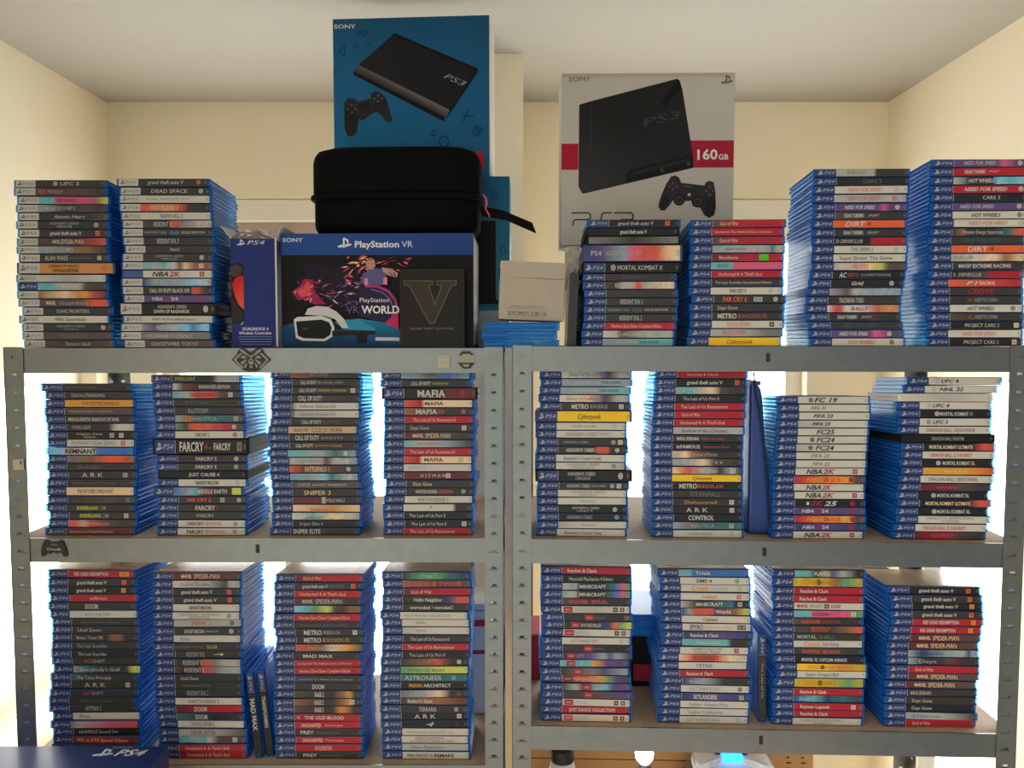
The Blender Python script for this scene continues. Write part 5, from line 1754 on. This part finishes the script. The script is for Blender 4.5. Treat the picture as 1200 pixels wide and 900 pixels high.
for s in (-1, 1):
    link('thumb_stick', bm_mesh('thumb_stick', lathe([(.006, 0), (.006, .006), (.010, .008), (.010, .011), (.007, .012)], 16), M['steel_dark'], True), gp, (s * .026, -.010, .024))
    for a, b in ((0, .008), (0, -.008), (.008, 0), (-.008, 0)):
        link('button', bm_mesh('button', lathe([(.0038, 0), (.0038, .003), (.003, .0035)], 12), M['steel_dark'], True), gp, (s * .052 + a, .010 + b, .0245))
q = MB(); q.box((-.020, -.0275, .014), (.020, -.008, .0295)); link('light_bar', q.mesh('light_bar', M['led'], bevel=.002), gp)
p = spot(808, 893, .20, 'R')
h = p.z - ZF
bm = bmesh.new()
rr = random.Random(4)
N = 26
rings = []
for s in range(7):
    f = s / 6
    ring = []
    for k in range(N):
        a = 2 * math.pi * k / N
        r_ = (.042 * (1 - f) ** .6 + .006) * (1 + .16 * math.sin(7 * a + s * .4))
        ring.append(bm.verts.new((r_ * math.cos(a) * 1.1 + .004 * f, r_ * math.sin(a) * .7, h * (f ** .8) * 1.02)))
    rings.append(ring)
for a, b in zip(rings, rings[1:]):
    for k in range(N): bm.faces.new((a[k], a[(k + 1) % N], b[(k + 1) % N], b[k]))
bm.faces.new(list(reversed(rings[0]))); bm.faces.new(rings[-1]); bmesh.ops.recalc_face_normals(bm, faces=bm.faces)
cl = link('cloth_bag', bm_mesh('cloth_bag', bm, M['cloth'], True), None, (p.x, p.y, ZF + .0005))
tag(cl, 'grey-brown gathered cloth bag between the lit lamp and white gamepad', 'bag')

# ------------------------------------------------------------------ console box on a stool before the first rack
pb = spot(198, 874, -.06, 'L')
BW, BD, BH = .44, .30, .085
nb = link('console_box', (lambda q: (q.box((-BW, -BD, -BH), (0, 0, 0)), q.mesh('console_box', M['navy_card'], bevel=.002, segs=2))[1])(MB()), None, (pb.x, pb.y, pb.z), (0, 0, 0))
tag(nb, 'dark blue console box lying flat in front of the lower shelf, nearest of all', 'box')
q = MB()
def flat(txt, x0, x1, y0, capd, col):
    vs, fs, wd = lettering(txt, True, True)
    b = len(q.v)
    q.v += [(x0 + p[0] * (x1 - x0) / wd, y0 + p[1] * capd / .7, .0004) for p in vs]
    for f in fs: q.f.append(tuple(b + i for i in f)); q.c.append([col] * len(f)); q.m.append(0)
flat('PS4', -.084, -.030, -.034, .020, C(214, 218, 228))
tmp = MB(); ps_mark(tmp, 0, 0, .026, 0, C(222, 226, 234))
b = len(q.v)
q.v += [(v[0] - .106, v[2] - .024, .0004) for v in tmp.v]; q.f += [tuple(b + i for i in f) for f in tmp.f]; q.c += tmp.c; q.m += tmp.m
flat('SONY', -.100, -.062, -.009, .005, C(150, 162, 196))
link('lid_print', q.mesh('lid_print', M['art']), nb)
zt = pb.z - BH - .0006
stl = empty('stool', (pb.x - BW / 2, pb.y - BD / 2, 0.0005))
tag(stl, 'wooden stool carrying the flat blue console box', 'stool')
q = MB(); q.box((-.20, -.14, zt - .03), (.20, .14, zt)); link('seat', q.mesh('seat', M['board'], bevel=.004), stl)
for sx in (-1, 1):
    for sy in (-1, 1):
        q = MB(); q.box((sx * .17 - .016, sy * .11 - .016, 0), (sx * .17 + .016, sy * .11 + .016, zt - .03)); link('leg', q.mesh('leg', M['board'], bevel=.002), stl)
